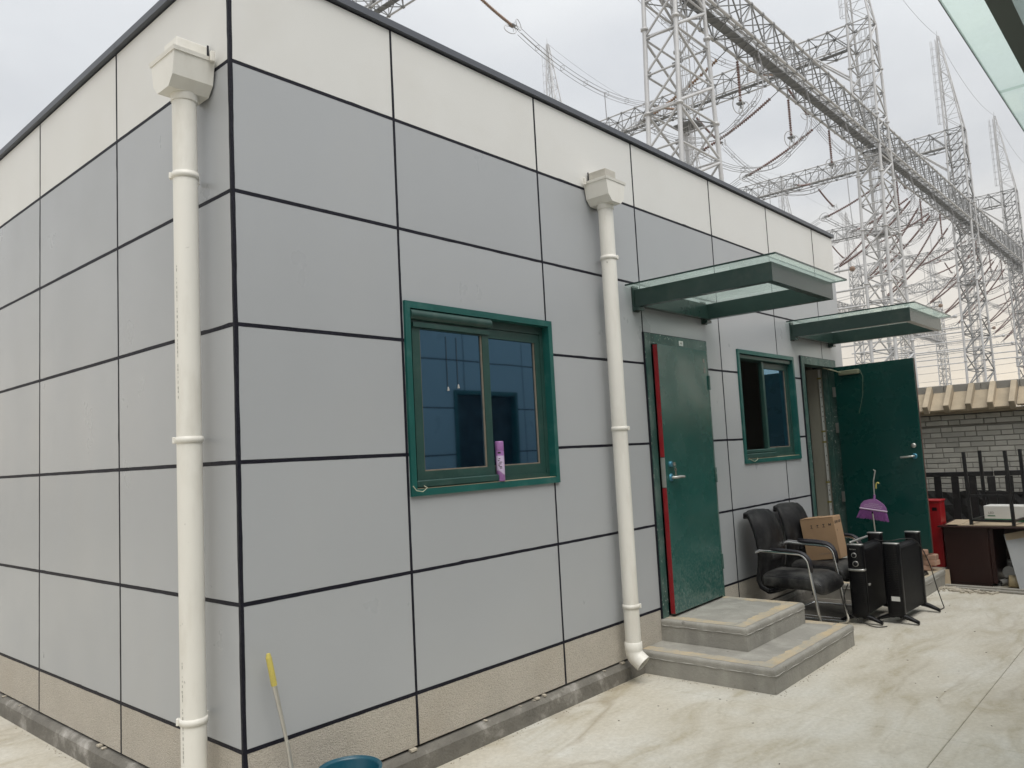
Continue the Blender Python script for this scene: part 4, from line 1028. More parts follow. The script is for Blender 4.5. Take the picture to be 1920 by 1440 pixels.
# ------------------------------------------------------------------ desk with things on it
dk = thing('desk', 'low dark red desk with dusty top at the right edge', 'desk', (7.30, -0.955, 0), 0)
obj('side_panel', MB().bbox(0.0, 0.62, -0.40, 0.0, 0.03, 0.575, 0.004), 'desk', dk)
obj('recess_panel', MB().bbox(0.012, 0.6, -0.44, -0.401, 0.03, 0.57, 0.003), 'desk', dk)
obj('plinth', MB().box(0.01, 0.61, -0.39, -0.01, 0.0, 0.0295), 'desk', dk)
obj('back_panel', MB().bbox(0.56, 0.585, -1.9, -0.445, 0.06, 0.57, 0.003), 'desk', dk)
obj('side_panel', MB().bbox(0.0, 0.62, -2.0, -1.92, 0.0, 0.575, 0.004), 'desk', dk)
obj('desktop', MB().bbox(-0.04, 0.66, -2.05, 0.045, 0.576, 0.592, 0.003), 'desk', dk)
brd = thing('loose_board', 'thin dusty board lying on the dark desk under the metal frame', 'board', (7.28, -1.0, 0.5925), math.radians(2))
obj('sheet', MB().bbox(0.02, 0.60, -1.0, -0.09, 0.0, 0.009, 0.002).bbox(0.03, 0.55, -0.12, 0.02, 0.0095, 0.013, 0.001), 'desktop', brd)
# upturned stool frames
def stool(label, loc, rz):
    s = thing('upturned_stool', label, 'stool', loc, rz)
    W_, D_ = 0.19, 0.22
    for sx in (-1, 1):
        for sy in (-1, 1):
            mb = MB(); a = Vector((sy*D_, sx*W_, 0.0)); b = Vector((sy*(D_+0.01), sx*(W_-0.003) + 0.008, 0.735)); t = 0.014
            mb.loft([[a+Vector((u, v, 0)) for u, v in ((-t, -t), (t, -t), (t, t), (-t, t))], [b+Vector((u, v, 0)) for u, v in ((-t, -t), (t, -t), (t, t), (-t, t))]], smooth=False)
            obj('leg', mb, 'blackpaint', s)
    for z in (0.045, 0.29):
        for sy in (-1, 1): obj('crossbar', MB().box(sy*D_-0.011, sy*D_+0.011, -W_+0.0145, W_-0.0145, z-0.011, z+0.011), 'blackpaint', s)
    for sx in (-1, 1): obj('side_bar', MB().box(-D_+0.0145, D_-0.0145, sx*W_-0.011, sx*W_+0.011, 0.034, 0.056), 'blackpaint', s)
    return s
s1 = stool('upturned black metal stool frame standing on the dusty desk in front of the white box', (7.54, -1.425, 0.602), math.radians(-7))
wb = thing('white_box', 'white carton with a green stripe on the desk behind the stool legs', 'box', (7.63, -1.275, 0.602), math.radians(-4))
obj('carton', MB().bbox(0, 0.24, -0.36, 0.0, 0.0, 0.165, 0.002), 'white', wb)
obj('stripe', MB().box(-0.0012, -0.0004, -0.36, 0.0, 0.008, 0.036), 'lime', wb)
obj('logo', MB().box(-0.0012, -0.0004, -0.10, -0.03, 0.060, 0.070), 'lime', wb)
obj('lettering', text_mesh('LED', 0.03, 'ink_faint'), None, wb, loc=(-0.0008, -0.065, 0.095), rot=(PI/2, 0, -PI/2))
lean = thing('grey_board', 'pale grey board leaning against the desk at the right edge', 'board', (7.13, -1.585, 0.012), 0)
Ml = Matrix.Rotation(math.radians(24), 4, 'Y') @ Matrix.Rotation(math.radians(-13), 4, 'X')
obj('sheet', MB().bbox(0, 0.012, -0.95, -0.02, 0.0, 0.56, 0.002, Ml), 'greyboard', lean)
obj('edge_strip', MB().box(-0.0015, -0.0004, -0.94, -0.03, 0.49, 0.558, Ml), 'desktop', lean)
# pipe fittings and roll
pf = thing('pipe_fitting', 'grey plastic pipe collar standing under the desk', 'pipe fitting', (7.62, -1.50, 0.0))
obj('collar', MB().lathe((0, 0, 0), [(0.055, 0), (0.055, 0.17), (0.064, 0.172), (0.064, 0.225), (0.057, 0.226), (0.053, 0.17)], 24), 'pvc_grey', pf)
pf = thing('pipe_fitting', 'grey plastic pipe elbow lying mouth outwards under the desk', 'pipe fitting', (7.46, -1.475, 0.125))
obj('elbow', MB().lathe((0, 0, 0), [(0.046, 0.0), (0.062, -0.002), (0.062, 0.045), (0.055, 0.05), (0.055, 0.12)], 24, axis=(0.95, -0.1, -0.25)).lathe((-0.002, 0, 0), [(0.053, 0.006), (0.05, 0.10)], 24, axis=(0.95, -0.1, -0.25)), 'pvc_grey', pf)
pf = thing('pipe_fitting', 'short grey pipe end lying on the ground at the desk leg', 'pipe fitting', (7.36, -1.40, 0.032))
obj('pipe', MB().path([(0, 0, 0), (0.12, -0.05, 0)], 0.03, 16, caps=False).path([(0, 0, 0), (0.12, -0.05, 0)], 0.026, 16, caps=False), 'pvc_grey', pf)
rl = thing('tape_roll', 'tan roll wrapped in clear film lying under the leaning board', 'roll', (7.30, -1.49, 0.066))
obj('roll', MB().lathe((0, 0, 0), [(0.03, 0), (0.058, 0.0), (0.062, 0.06), (0.058, 0.11), (0.03, 0.11)], 24, axis=(0.25, -0.95, -0.1)), 'tan_roll', rl)
# planks and rubble in front of the desk
pk = MB().bbox(-0.03, 0.03, -1.1, 0.0, 0.0, 0.022, 0.003); p1_ = obj('plank', pk, 'plank', loc=(7.14, -0.965, 0.004), rot=(0, 0, math.radians(-3)))
tag(p1_, 'thin grey plank on the ground along the front of the desk', 'plank')
pk = MB().bbox(-0.025, 0.025, -0.95, 0.0, 0.0, 0.018, 0.003); p2_ = obj('plank', pk, 'plank', loc=(7.05, -1.08, 0.003), rot=(0, 0, math.radians(-6)))
tag(p2_, 'lower grey plank on the ground nearest the yard', 'plank')
rb = MB(); rnd = random.Random(21)
for k in range(70):
    x = rnd.gauss(6.98, 0.07); y = rnd.uniform(-1.45, -0.93); s = rnd.uniform(0.006, 0.03)
    M_ = Matrix.Translation((x, y, 0.004)) @ Matrix.Rotation(rnd.uniform(0, 3), 4, 'Z') @ Matrix.Rotation(rnd.uniform(-0.3, 0.3), 4, 'X')
    rb.bbox(-s, s, -s*0.7, s*0.7, -0.003, 0.003+s*0.35, 0.002, M_)
rbo = obj('rubble', rb, 'debris', kind='stuff'); rbo['label'] = 'plaster crumbs on the ground by the planks'
cdp = thing('card_scrap', 'folded pale card scrap between platform and desk', 'scrap', (7.22, -0.945, 0.0), 0.3)
obj('sheet', MB().bbox(-0.002, 0.002, -0.05, 0.03, 0, 0.16, 0.001, Matrix.Rotation(0.3, 4, 'Y')), 'desktop', cdp)
# litter specks on the yard
lt = MB(); rnd = random.Random(4)
for k in range(75):
    x = rnd.uniform(0.6, 6.6); y = rnd.uniform(-2.6, -0.15)
    if 2.9 < x < 4.5 and y > -1.02: continue
    s = rnd.uniform(0.0015, 0.0042)
    M_ = Matrix.Translation((x, y, 0.001)) @ Matrix.Rotation(rnd.uniform(0, 3), 4, 'Z')
    lt.bbox(-s*1.6, s*1.6, -s*0.7, s*0.7, 0, s*0.6, 0.001, M_)
lto = obj('litter', lt, 'dirt', kind='stuff'); lto['label'] = 'scattered dark specks of litter on the concrete yard'

gt = MB(); rnd = random.Random(31)
for (a, b, n_) in (((0.05, -0.045), (2.95, -0.045), 120), ((2.97, -0.98), (2.97, -0.05), 45), ((2.97, -0.985), (4.43, -0.985), 70), ((6.03, -0.96), (7.65, -0.96), 70), ((-0.045, 0.1), (-0.045, 4.5), 120)):
    for k in range(n_):
        u = rnd.random(); s_ = rnd.uniform(0.0008, 0.0028); o_ = abs(rnd.gauss(0, 0.018))
        x = a[0]+(b[0]-a[0])*u + (-o_ if a[0] == b[0] else 0); y = a[1]+(b[1]-a[1])*u + (-o_ if a[1] == b[1] else 0)
        gt.bbox(x-s_*1.4, x+s_*1.4, y-s_, y+s_, 0, s_, 0.0006)
gto = obj('grit', gt, 'grit', kind='stuff'); gto['label'] = 'fine grit gathered along the wall footing and the steps'

# ------------------------------------------------------------------ mop, basin, spray can
mp = thing('mop', 'mop with a yellow grip leaning on the grey wall beside the corner', 'mop', (0.185, -0.16, 0.0))
top = Vector((-0.098, 0.10, 0.765)); d_ = Vector((0.0, 0.0, 0.0)) - top
pts = [top, top + Vector((0.0215, -0.006, -0.13))]
obj('grip', MB().path([top + Vector((0.002, 0, -0.012)), pts[1]], 0.0125, 12).path([top + Vector((0.0, 0, 0.005)), top + Vector((0.002, 0, -0.014))], lambda t: 0.008 + 0.005*t, 12), 'yellow', mp)
gr = MB()
for k in range(5): gr.ring(top + (pts[1]-top)*(0.55+0.09*k), pts[1]-top, 0.0127, 0.0009, 14, 4)
obj('grip_ring', gr, 'yellow', mp)
bend = top + Vector((0.070, -0.012, -0.37))
obj('handle', MB().path([pts[1], bend], lambda t: 0.0108 - 0.0035*max(0, t-0.8)*5, 10), 'brushed', mp)
obj('lower_handle', MB().path([bend, bend + Vector((0.004, -0.002, -0.02)), Vector((-0.008, 0.03, 0.05))], 0.0095, 10), 'brushed', mp)
hm = MB().bbox(-0.15, 0.13, -0.02, 0.08, 0.005, 0.045, 0.012, seg=2); obj('mop_head', hm, 'lilac', mp)
bs_ = thing('basin', 'teal plastic bucket standing by the wall at the bottom edge', 'bucket', (0.372, -0.212, -0.004))
obj('shell', MB().lathe((0, 0, 0), [(0.10, 0.0), (0.128, 0.235), (0.136, 0.24), (0.137, 0.25), (0.128, 0.252), (0.122, 0.24), (0.096, 0.012), (0, 0.011)], 48), 'teal', bs_)
obj('rim', MB().ring((0, 0, 0.249), (0, 0, 1), 0.134, 0.006, 48, 8), 'teal', bs_)
sc = thing('spray_can', 'purple aerosol can standing on the sill of the closed window', 'can', (1.654, -0.0005, W1[2] + 0.0395), math.radians(0))
obj('body', MB().lathe((0, 0, 0), [(0.0235, 0), (0.0255, 0.003), (0.0255, 0.172), (0.024, 0.178)], 28), 'can', sc)
obj('cap', MB().lathe((0, 0, 0), [(0.0255, 0.1785), (0.0258, 0.182), (0.0256, 0.226), (0.0225, 0.2325), (0, 0.233)], 28), 'purple', sc)
def curved_patch(r, a0, a1, z0, z1, m, nm, zf=None, n=10):
    mb = MB(); vs = []
    for i in range(n+1):
        a = a0 + (a1-a0)*i/n; za, zb = (z0, z1) if zf is None else zf(i/n)
        vs += [(r*math.cos(a), r*math.sin(a), za), (r*math.cos(a), r*math.sin(a), zb)]
    mb.add(vs, [(2*i, 2*i+2, 2*i+3, 2*i+1) for i in range(n)], True); return obj(nm, mb, m, sc)
ca = math.atan2(-3.12, -3.38)
curved_patch(0.0257, ca-0.9, ca+1.3, 0, 0, 'can_lt', 'label', lambda t: (0.062 - 0.022*t + 0.006*math.sin(t*6), 0.148))
curved_patch(0.0259, ca-0.9, ca+1.3, 0, 0, 'lilac', 'swoosh', lambda t: (0.061 - 0.022*t + 0.006*math.sin(t*6), 0.065 - 0.022*t + 0.006*math.sin(t*6)))
curved_patch(0.0259, ca-0.45, ca+0.25, 0.160, 0.171, 'ink', 'logo')
for z, a0_, a1_ in ((0.128, -0.3, 0.1), (0.118, -0.5, -0.1), (0.108, -0.2, 0.5), (0.098, -0.4, 0.3), (0.09, -0.45, -0.05), (0.082, -0.3, 0.4), (0.074, -0.1, 0.45)):
    curved_patch(0.0259, ca+a0_, ca+a1_, z, z+0.0045, 'ink', 'printed_line')

# ------------------------------------------------------------------ brick boundary wall, fence, netting
bw = thing('brick_wall', 'grey brick boundary wall with buff tiled coping behind the desk', 'wall', (0, 0, 0))
XW = 9.0
obj('core', MB().box(XW+0.008, XW+0.24, -9, 12, 0.0, 1.63), 'mortar', bw)
obj('core', MB().box(XW+0.0, XW+0.26, -9, 12, 1.6305, 1.76), 'mortar', bw)
def brick_mesh(l):
    me = MB().bbox(-0.010, 0.02, -l/2, l/2, -0.026, 0.026, 0.0025).mesh('brick'); me.materials.append(MAT['brick_grey']); return me
BL, BS = brick_mesh(0.245), brick_mesh(0.115)
rnd = random.Random(9); zb = 0.83; row = 0
def lay(z, y0, y1, off, xo):
    y = y1 - off; k = 0
    while y > y0:
        l, me = ((0.245, BL) if k % 2 == 0 else (0.115, BS))
        obj('brick', me, None, bw, loc=(xo + rnd.uniform(-0.003, 0.003), y - l/2, z + rnd.uniform(-0.0015, 0.0015)), rot=(rnd.uniform(-0.008, 0.008), 0, rnd.uniform(-0.012, 0.012))); y -= l + 0.010; k += 1
for row in range(13): lay(0.80 + 0.0625*row + 0.026, -2.4, 0.0, (0.0, 0.185, 0.06, 0.26)[row % 4], XW + 0.010)
for row in range(2): lay(1.634 + 0.0625*row + 0.026, -2.4, 0.0, (0.1, 0.28)[row], XW - 0.022)
# coping: eave slab, pan tiles, raised ribs, ridge pieces
obj('eave_slab', MB().box(XW-0.16, XW+0.40, -9, 12, 1.762, 1.80), 'tile', bw)
sl = math.atan2(0.25, 0.30)
pan = MB()
def slope_box(mb, s0, s1, y0, y1, h0, h1):
    M_ = Matrix.Translation((XW-0.20, 0, 1.795)) @ Matrix.Rotation(-sl, 4, 'Y')
    mb.bbox(s0, s1, y0, y1, h0, h1, 0.004, M_); return mb
panm = slope_box(MB(), 0.0, 0.40, -0.082, 0.082, 0.0, 0.03).mesh('pan_tile'); panm.materials.append(MAT['tile'])
ribm = slope_box(MB(), -0.03, 0.37, -0.030, 0.030, 0.0, 0.115).mesh('rib_tile'); ribm.materials.append(MAT['tile'])
rdg = MB().bbox(XW+0.04, XW+0.24, -0.198, 0.198, 2.02, 2.125, 0.006).mesh('ridge_tile'); rdg.materials.append(MAT['ridge'])
for k in range(22):
    y = -0.10 - 0.226*k
    ju = rnd.uniform(-0.012, 0.012); obj('rib_tile', ribm, None, bw, loc=(ju, y + rnd.uniform(-0.006, 0.006), ju*0.8)); ju = rnd.uniform(-0.014, 0.014); obj('pan_tile', panm, None, bw, loc=(ju, y-0.113, ju*0.8))
for k in range(14): obj('ridge_tile', rdg, None, bw, loc=(0, -0.1-0.40*k, 0))
far_c = MB().box(XW-0.1, XW+0.3, 0.02, 12, 1.80, 2.0).box(XW+0.04, XW+0.24, 0.12, 12, 2.001, 2.12); obj('coping', far_c, 'tile', bw)
far_c = MB().box(XW-0.1, XW+0.3, -9, -5.2, 1.80, 2.0).box(XW+0.04, XW+0.24, -9, -5.8, 2.001, 2.12); obj('coping', far_c, 'tile', bw)
nt_ = MB(); vs = []; rnd = random.Random(6); ny, nz = 60, 10
for j in range(nz+1):
    for i in range(ny+1):
        vs.append((8.90 + rnd.uniform(-0.025, 0.02), -4.0 + 4.2*i/ny, 0.84*j/nz + (rnd.uniform(-0.02, 0.012) if j == nz else 0)))
nt_.add(vs, [(j*(ny+1)+i, j*(ny+1)+i+1, (j+1)*(ny+1)+i+1, (j+1)*(ny+1)+i) for j in range(nz) for i in range(ny)])
tag(obj('netting', nt_, 'tarp'), 'black crumpled netting against the foot of the brick wall', 'netting')
fn = thing('fence', 'black metal slat fence in front of the brick wall', 'fence', (8.5, 0, 0))
obj('rail', MB().bbox(-0.015, 0.015, -1.235, 0.2, 1.03, 1.085, 0.004), 'blackpaint', fn)
obj('rail', MB().bbox(-0.018, 0.012, -3.6, -1.245, 1.033, 1.09, 0.004), 'blackpaint', fn)
obj('rail', MB().bbox(-0.015, 0.015, -3.6, 0.2, 0.12, 0.17, 0.004), 'blackpaint', fn)
slm = MB().bbox(-0.011, 0.011, -0.038, 0.038, 0.03, 1.029, 0.004).mesh('slat'); slm.materials.append(MAT['blackpaint'])
for k in range(20): obj('slat', slm, None, fn, loc=(0.0 if k % 7 else -0.01, 0.05-0.178*k + random.uniform(-0.012, 0.012), 0), rot=(random.uniform(-0.012, 0.012), 0, 0))

# ------------------------------------------------------------------ substation gantries behind the yard wall
ORDL = ['first', 'second', 'third', 'fourth', 'fifth', 'sixth', 'seventh']
ORD = ['nearest', 'second', 'third', 'fourth', 'fifth', 'sixth', 'seventh']
X1, DX = 41.7, 40.0
YA, YB = 19.8, 59.8
HW = 1.1                      # half width in y
ZTOP, ZPK = 44.0, 58.3
def half_x(z): return 1.05 + 0.058*max(0.0, ZTOP - z)
def seg(mb, a, b, r, n=5): mb.tube(a, b, r, n)
def gantry_tower(cx, cy, label, near, grp):
    t = thing('gantry_tower', label, 'lattice tower', (cx, cy, 0), 0, grp)
    def L(sx, sy, z): return Vector((sx*half_x(z), sy*HW, z))
    nseg = 8 if near else 6
    for sx in (-1, 1):
        for sy in (-1, 1):
            lg = MB(); lg.path([L(sx, sy, 0), L(sx, sy, ZTOP)], 0.165, nseg, r1=0.13)
            for z in (5.5, 11, 16.5, 22, 27.6, 33.6, 39.2):
                p = L(sx, sy, z); lg.lathe(p - Vector((0, 0, 0.09)), [(0.165, 0), (0.25, 0.02), (0.25, 0.16), (0.165, 0.18)], nseg)
            obj('leg', lg, 'galv', t)
    levels = [2.45*k for k in range(18)] + [ZTOP]
    soft = MB()
    def member(a, b, r, nm):
        if near and (b-a).length > 1.0:
            obj(nm, MB().tube(a, b, r, 5), 'galv', t)
        else: seg(soft, a, b, r, 4)
    for k in range(len(levels)-1):
        z0, z1 = levels[k], levels[k+1]
        for sx in (-1, 1):
            member(L(sx, -1, z1), L(sx, 1, z1), 0.070, 'crossbar')
            a, b = (1, -1)
            member(L(sx, a, z0 + 0.12), L(sx, b, z1 - 0.12), 0.080, 'brace')
        for sy in (-1, 1):
            member(L(-1, sy, z1), L(1, sy, z1), 0.075, 'crossbar')
            a, b = (-1, 1) if k % 2 else (1, -1)
            member(L(a, sy, z0 + 0.12), L(b, sy, z1 - 0.12), 0.105 if k % 2 else 0.09, 'brace')
        if k % 3 == 2:
            seg(soft, L(-1, -1, z1), L(1, 1, z1), 0.045, 4); seg(soft, L(1, -1, z1), L(-1, 1, z1), 0.045, 4)
        for sx in (-1, 1):
            for sy in (-1, 1):
                p = L(sx, sy, z1); soft.box(p.x-0.10, p.x+0.10, p.y - sy*0.34 if sy > 0 else p.y, p.y if sy > 0 else p.y - sy*0.34, p.z-0.14, p.z+0.14) if False else soft.box(p.x-0.02, p.x+0.02, min(p.y, p.y-sy*0.36), max(p.y, p.y-sy*0.36), p.z-0.16, p.z+0.16)
    obj('gusset_plates', soft, 'galv_dk', t, kind='stuff')
    # lightning spire: vertical side over +y, sloping side from -y
    sp = MB(); ap = [Vector((sx*0.14, HW-0.05, ZPK)) for sx in (-1, 1)] ; bs = {(sx, sy): Vector((sx*1.05, sy*HW, ZTOP)) for sx in (-1, 1) for sy in (-1, 1)}
    def S(sx, sy, u):
        top_ = Vector((sx*0.13, HW - (0.05 if sy > 0 else 0.30), ZPK)); return bs[(sx, sy)].lerp(top_, u)
    for sx in (-1, 1):
        for sy in (-1, 1): sp.tube(S(sx, sy, 0), S(sx, sy, 1), 0.10, 6, r1=0.07)
    us = [0, 0.15, 0.29, 0.42, 0.54, 0.65, 0.75, 0.84, 0.92, 1.0]
    for k in range(len(us)-1):
        u, v = us[k], us[k+1]
        for sx in (-1, 1):
            sp.tube(S(sx, -1, v), S(sx, 1, v), 0.035, 4); sp.tube(S(sx, 1 if k % 2 else -1, u), S(sx, -1 if k % 2 else 1, v), 0.035, 4)
        for sy in (-1, 1):
            sp.tube(S(-1, sy, v), S(1, sy, v), 0.035, 4); sp.tube(S(-1 if k % 2 else 1, sy, u), S(1 if k % 2 else -1, sy, v), 0.035, 4)
    sp.tube((0, HW-0.1, ZPK), (0, HW-0.1, ZPK+0.9), 0.03, 4)
    obj('spire', sp, 'galv', t)
    # caged ladder: inside the body, outside on the spire
    ld = MB()
    for lx, ly, za, zb_ in ((1.05, -0.1, 1.0, ZTOP), (0.0, HW+0.16, ZTOP-0.5, ZPK-0.4)):
        for x in (-0.22, 0.22): ld.tube((lx+x, ly, za), (lx+x, ly, zb_), 0.022, 4)
        z = za + 0.2
        while z < zb_: ld.tube((lx-0.22, ly, z), (lx+0.22, ly, z), 0.014, 4); z += 0.62
        for k in range(5):
            a = PI*k/4; ld.tube((lx+0.38*math.cos(a), ly+0.04+0.72*math.sin(a), za+2), (lx+0.38*math.cos(a), ly+0.04+0.72*math.sin(a), zb_), 0.024, 4)
        z = za + 2
        while z < zb_:
            ld.path([(lx+0.38*math.cos(PI*k/6), ly+0.04+0.72*math.sin(PI*k/6), z) for k in range(7)], 0.026, 4, caps=False); z += 1.25
    obj('caged_ladder', ld, 'galv', t)
    obj('rest_platform', MB().box(0.35, 1.75, -0.55, 0.85, 21.9, 21.97), 'grating', t)
    if cy < 40:
        for sx in (-1, 1): obj('knee_brace', MB().tube((sx*1.1, HW, 38.2), (sx*1.05, HW+3.4, 41.6), 0.10, 6), 'galv', t)
    return t
for i in range(6):
    gantry_tower(X1 + DX*i, YA, f'grey lattice gantry tower, {ORD[i]} along the front row carrying the walkway beam', i < 2, 'lattice towers of the front gantry row')
for i in range(1, 7):
    gantry_tower(X1 + DX*i, YB, f'pale distant lattice tower with spire, {ORDL[i-1]} from the left in the rear row', False, 'lattice towers of the rear gantry row')

def lattice_beam(name, label, p0, p1, wv, z0, z1, near, walkway, grp, rail=True):
    """box truss from p0 to p1 (xy), half width wv, between heights z0 and z1"""
    a = Vector((p0[0], p0[1], 0)); b = Vector((p1[0], p1[1], 0)); d = (b-a); Lg = d.length; d.normalize(); s = Vector((-d.y, d.x, 0))
    t = thing(name, label, 'lattice beam', (a.x, a.y, 0), 0, grp)
    def P(u, k, top): return d*u + s*(k*wv) + Vector((0, 0, z1 if top else z0))
    for k in (-1, 1):
        for top in (0, 1): obj('chord', MB().path([P(0, k, top), P(Lg, k, top)], 0.115 if walkway else 0.095, 8 if near else 6), 'galv', t)
    n = int(round(Lg/1.95)); soft = MB()
    def member(p, q, r, nm):
        if near: obj(nm, MB().tube(p, q, r, 5), 'galv_dk', t)
        else: soft.tube(p, q, r, 4)
    for i in range(n+1):
        u = Lg*i/n; v = Lg*(i+1)/n
        for k in (-1, 1):
            member(P(u, k, 0), P(u, k, 1), 0.055, 'post')
            if i < n: member(P(u, k, i % 2), P(v, k, (i+1) % 2), 0.062, 'brace')
            q = P(u, k, 0); soft.box(q.x-0.13, q.x+0.13, q.y-0.13, q.y+0.13, q.z-0.10, q.z+0.10)
            q = P(u, k, 1); soft.box(q.x-0.12, q.x+0.12, q.y-0.12, q.y+0.12, q.z-0.09, q.z+0.09)
        for top in (0, 1):
            soft.tube(P(u, -1, top), P(u, 1, top), 0.052, 4)
            if i < n: soft.tube(P(u, -1 if i % 2 else 1, top), P(v, 1 if i % 2 else -1, top), 0.052, 4)
    obj('lacing', soft, 'galv_dk', t, kind='stuff')
    wk = MB(); h = 0.36 if walkway else 0.30
    vs = [d*u + s*k + Vector((0, 0, zz)) for u in (0.3, Lg-0.3) for k in (-h, h) for zz in (z0+0.10, z0+0.16)]
    wk.add(vs, [(0, 1, 3, 2), (4, 6, 7, 5), (0, 4, 5, 1), (2, 3, 7, 6), (0, 2, 6, 4), (1, 5, 7, 3)])
    obj('walkway', wk, 'grating', t)
    if rail:
        hr = MB(); m = int(Lg/(0.65 if not walkway else 1.0))
        for k in (-1, 1):
            for zz in (0.65, 1.15): hr.tube(d*0.3 + s*(k*h) + Vector((0, 0, z0+zz)), d*(Lg-0.3) + s*(k*h) + Vector((0, 0, z0+zz)), 0.020, 4)
            for i in range(m+1):
                u = 0.3 + (Lg-0.6)*i/m; hr.tube(d*u + s*(k*h) + Vector((0, 0, z0+0.16)), d*u + s*(k*h) + Vector((0, 0, z0+1.15)), 0.018, 4)
        obj('handrail', hr, 'galv', t)
    return t
for i in range(5):
    lattice_beam('walkway_beam', f'long grey lattice beam with grating walkway between the {ORD[i]} and {ORD[i+1]} front towers', (X1+DX*i, YA), (X1+DX*(i+1), YA), HW, 30.6, 33.1, i < 2, True, 'walkway beams of the front gantry row')
for i in range(6):
    lattice_beam('cross_beam', f'high lattice cross beam running back from the {ORD[i]} front tower', (X1+DX*i, YA+HW), (X1+DX*i, YB-HW), 1.05, 41.7, ZTOP, i == 1, False, 'high cross beams between the gantry rows')
for i in range(3, 6):
    lattice_beam('rear_beam', f'far lattice beam in the rear row behind the {ORD[i]} front tower', (X1+DX*i, YB), (X1+DX*(i+1), YB), HW, 30.6, 33.1, False, True, 'lattice beams of the rear gantry row')
def sag_pts(a, b, sag, n=14):
    a, b = Vector(a), Vector(b); return [a.lerp(b, k/n) - Vector((0, 0, sag*4*(k/n)*(1-k/n))) for k in range(n+1)]
def insulator(label, a, b, sag, grp, r=0.15, tone='insul', ring=True, link=0.9, nd=None, spin=True):
    a, b = Vector(a), Vector(b); t = thing('insulator_string', label, 'insulator', tuple(a), 0, grp)
    pts = sag_pts(Vector((0, 0, 0)), b-a, sag, 24); Lg = (b-a).length
    st = MB(); n = nd or int(Lg/0.24)
    fine = []
    acc = [0]
    for i in range(24): acc.append(acc[-1] + (pts[i+1]-pts[i]).length)
    tot = acc[-1]
    def at(s):
        for i in range(24):
            if acc[i+1] >= s: return pts[i].lerp(pts[i+1], (s-acc[i])/(acc[i+1]-acc[i]))
        return pts[-1]
    for k in range(n):
        s0 = link + (tot-2*link*0.7-link*0.3)*k/n; s1 = s0 + (tot-1.7*link)/n
        for f, rr in ((0.0, 0.45), (0.25, 1.0), (0.62, 0.92), (0.72, 0.45)): fine.append((at(s0 + (s1-s0)*f), r*rr))
    rr_ = [q[1] for q in fine]; m = len(fine)
    st.path([q[0] for q in fine], lambda u: rr_[min(m-1, int(round(u*(m-1))))], 8, caps=True)
    obj('discs', st, tone, t, kind='stuff')
    obj('link', MB().path([pts[0], at(link)], 0.04, 5), 'galv_dk', t); obj('link', MB().path([at(tot-link*0.7), pts[-1]], 0.05, 5), 'galv_dk', t)
    if ring:
        dr = (pts[-1]-pts[-3]).normalized(); c = at(tot-link*0.8)
        up = Vector((0, 0, 1)); sd = dr.cross(up)
        sd = sd.normalized() if sd.length > 0.1 else Vector((1, 0, 0))
        for k in (-1, 1):
            rg = MB().ring(c + sd*(0.50*k) + dr*0.25, sd + dr*0.35*k, 0.62, 0.035, 22, 5, squash=0.62, up=dr)
            for q in (-1, 1): rg.tube(c, c + sd*(0.50*k) + dr*(0.25 + 0.5*q), 0.022, 4)
            obj('grading_ring', rg, 'galv', t)
        yk = MB().box(c.x-0.25, c.x+0.25, c.y-0.25, c.y+0.25, c.z-0.05, c.z+0.05); obj('yoke_plate', yk, 'galv_dk', t)
    return t
def bundle(label, pts, grp, gap=0.22, r=0.024, cat='power line', nm='power_line', spacers=True, quad=True):
    pts = [Vector(p) for p in pts]; mb = MB(); off = [(-1, -1), (-1, 1), (1, -1), (1, 1)] if quad else [(-1, 0), (1, 0)]
    d = (pts[-1]-pts[0]); d.z = 0
    d = d.normalized() if d.length > 0.01 else Vector((1, 0, 0)); s = Vector((-d.y, d.x, 0))
    for u, v in off: mb.path([p + s*(gap*u) + Vector((0, 0, gap*v)) for p in pts], r, 5, caps=False)
    if spacers:
        for p in pts[2:-1:3]:
            for a, b in (((-1, -1), (-1, 1)), ((1, -1), (1, 1)), ((-1, -1), (1, -1)), ((-1, 1), (1, 1))) if quad else (((-1, 0), (1, 0)),):
                mb.tube(p + s*(gap*a[0]) + Vector((0, 0, gap*a[1])), p + s*(gap*b[0]) + Vector((0, 0, gap*b[1])), r*1.0, 4)
    return tag(obj(nm, mb, 'wire'), label, cat, grp)

BAY = ['nearest', 'second', 'third', 'fourth', 'farthest']
PH = [9.6, 19.1, 28.5]; PN = ['first', 'middle', 'last']
for i in range(5):
    for k, dx in enumerate(PH):
        x = X1 + DX*i + dx; yb = YA+HW
        where = f'of the {BAY[i]} walkway beam'
        e = (x, yb+8.0, 27.4)
        insulator(f'brown insulator string sloping from the {PN[k]} point {where}', (x, yb, 30.5), e, 0.35, 'sloping insulator strings under the walkway beam', tone='insul' if i or k else 'insul_tan')
        bundle(f'wire bundle running back from the {PN[k]} sloping string {where}', sag_pts((x, yb+8.2, 27.3), (x, YB-3.0, 27.8), 3.2, 18), 'lines running back from the walkway beam')
        # suspended jumper string + jumper loop
        js = (x+1.2, yb-0.25, 26.3)
        insulator(f'vertical insulator string at the {PN[k]} point {where}', (x+1.2, yb-0.25, 30.5), js, 0.0, 'vertical jumper strings under the walkway beam', r=0.12, link=0.5)
        bundle(f'looped jumper wires at the {PN[k]} vertical string {where}', smooth([(x-0.2, yb+7.6, 27.4), (x+0.2, yb+4.6, 25.2), (x+0.9, yb+1.6, 24.6), (x+1.2, yb-0.3, 25.7), (x+1.8, yb-1.6, 27.6), (x+2.6, yb-0.6, 32.0), (x+3.5, yb+4.5, 37.6), (x+4.2, yb+7.5, 39.9)], 4), 'jumper loops under the walkway beam', gap=0.18, cat='jumper', nm='jumper_wire')
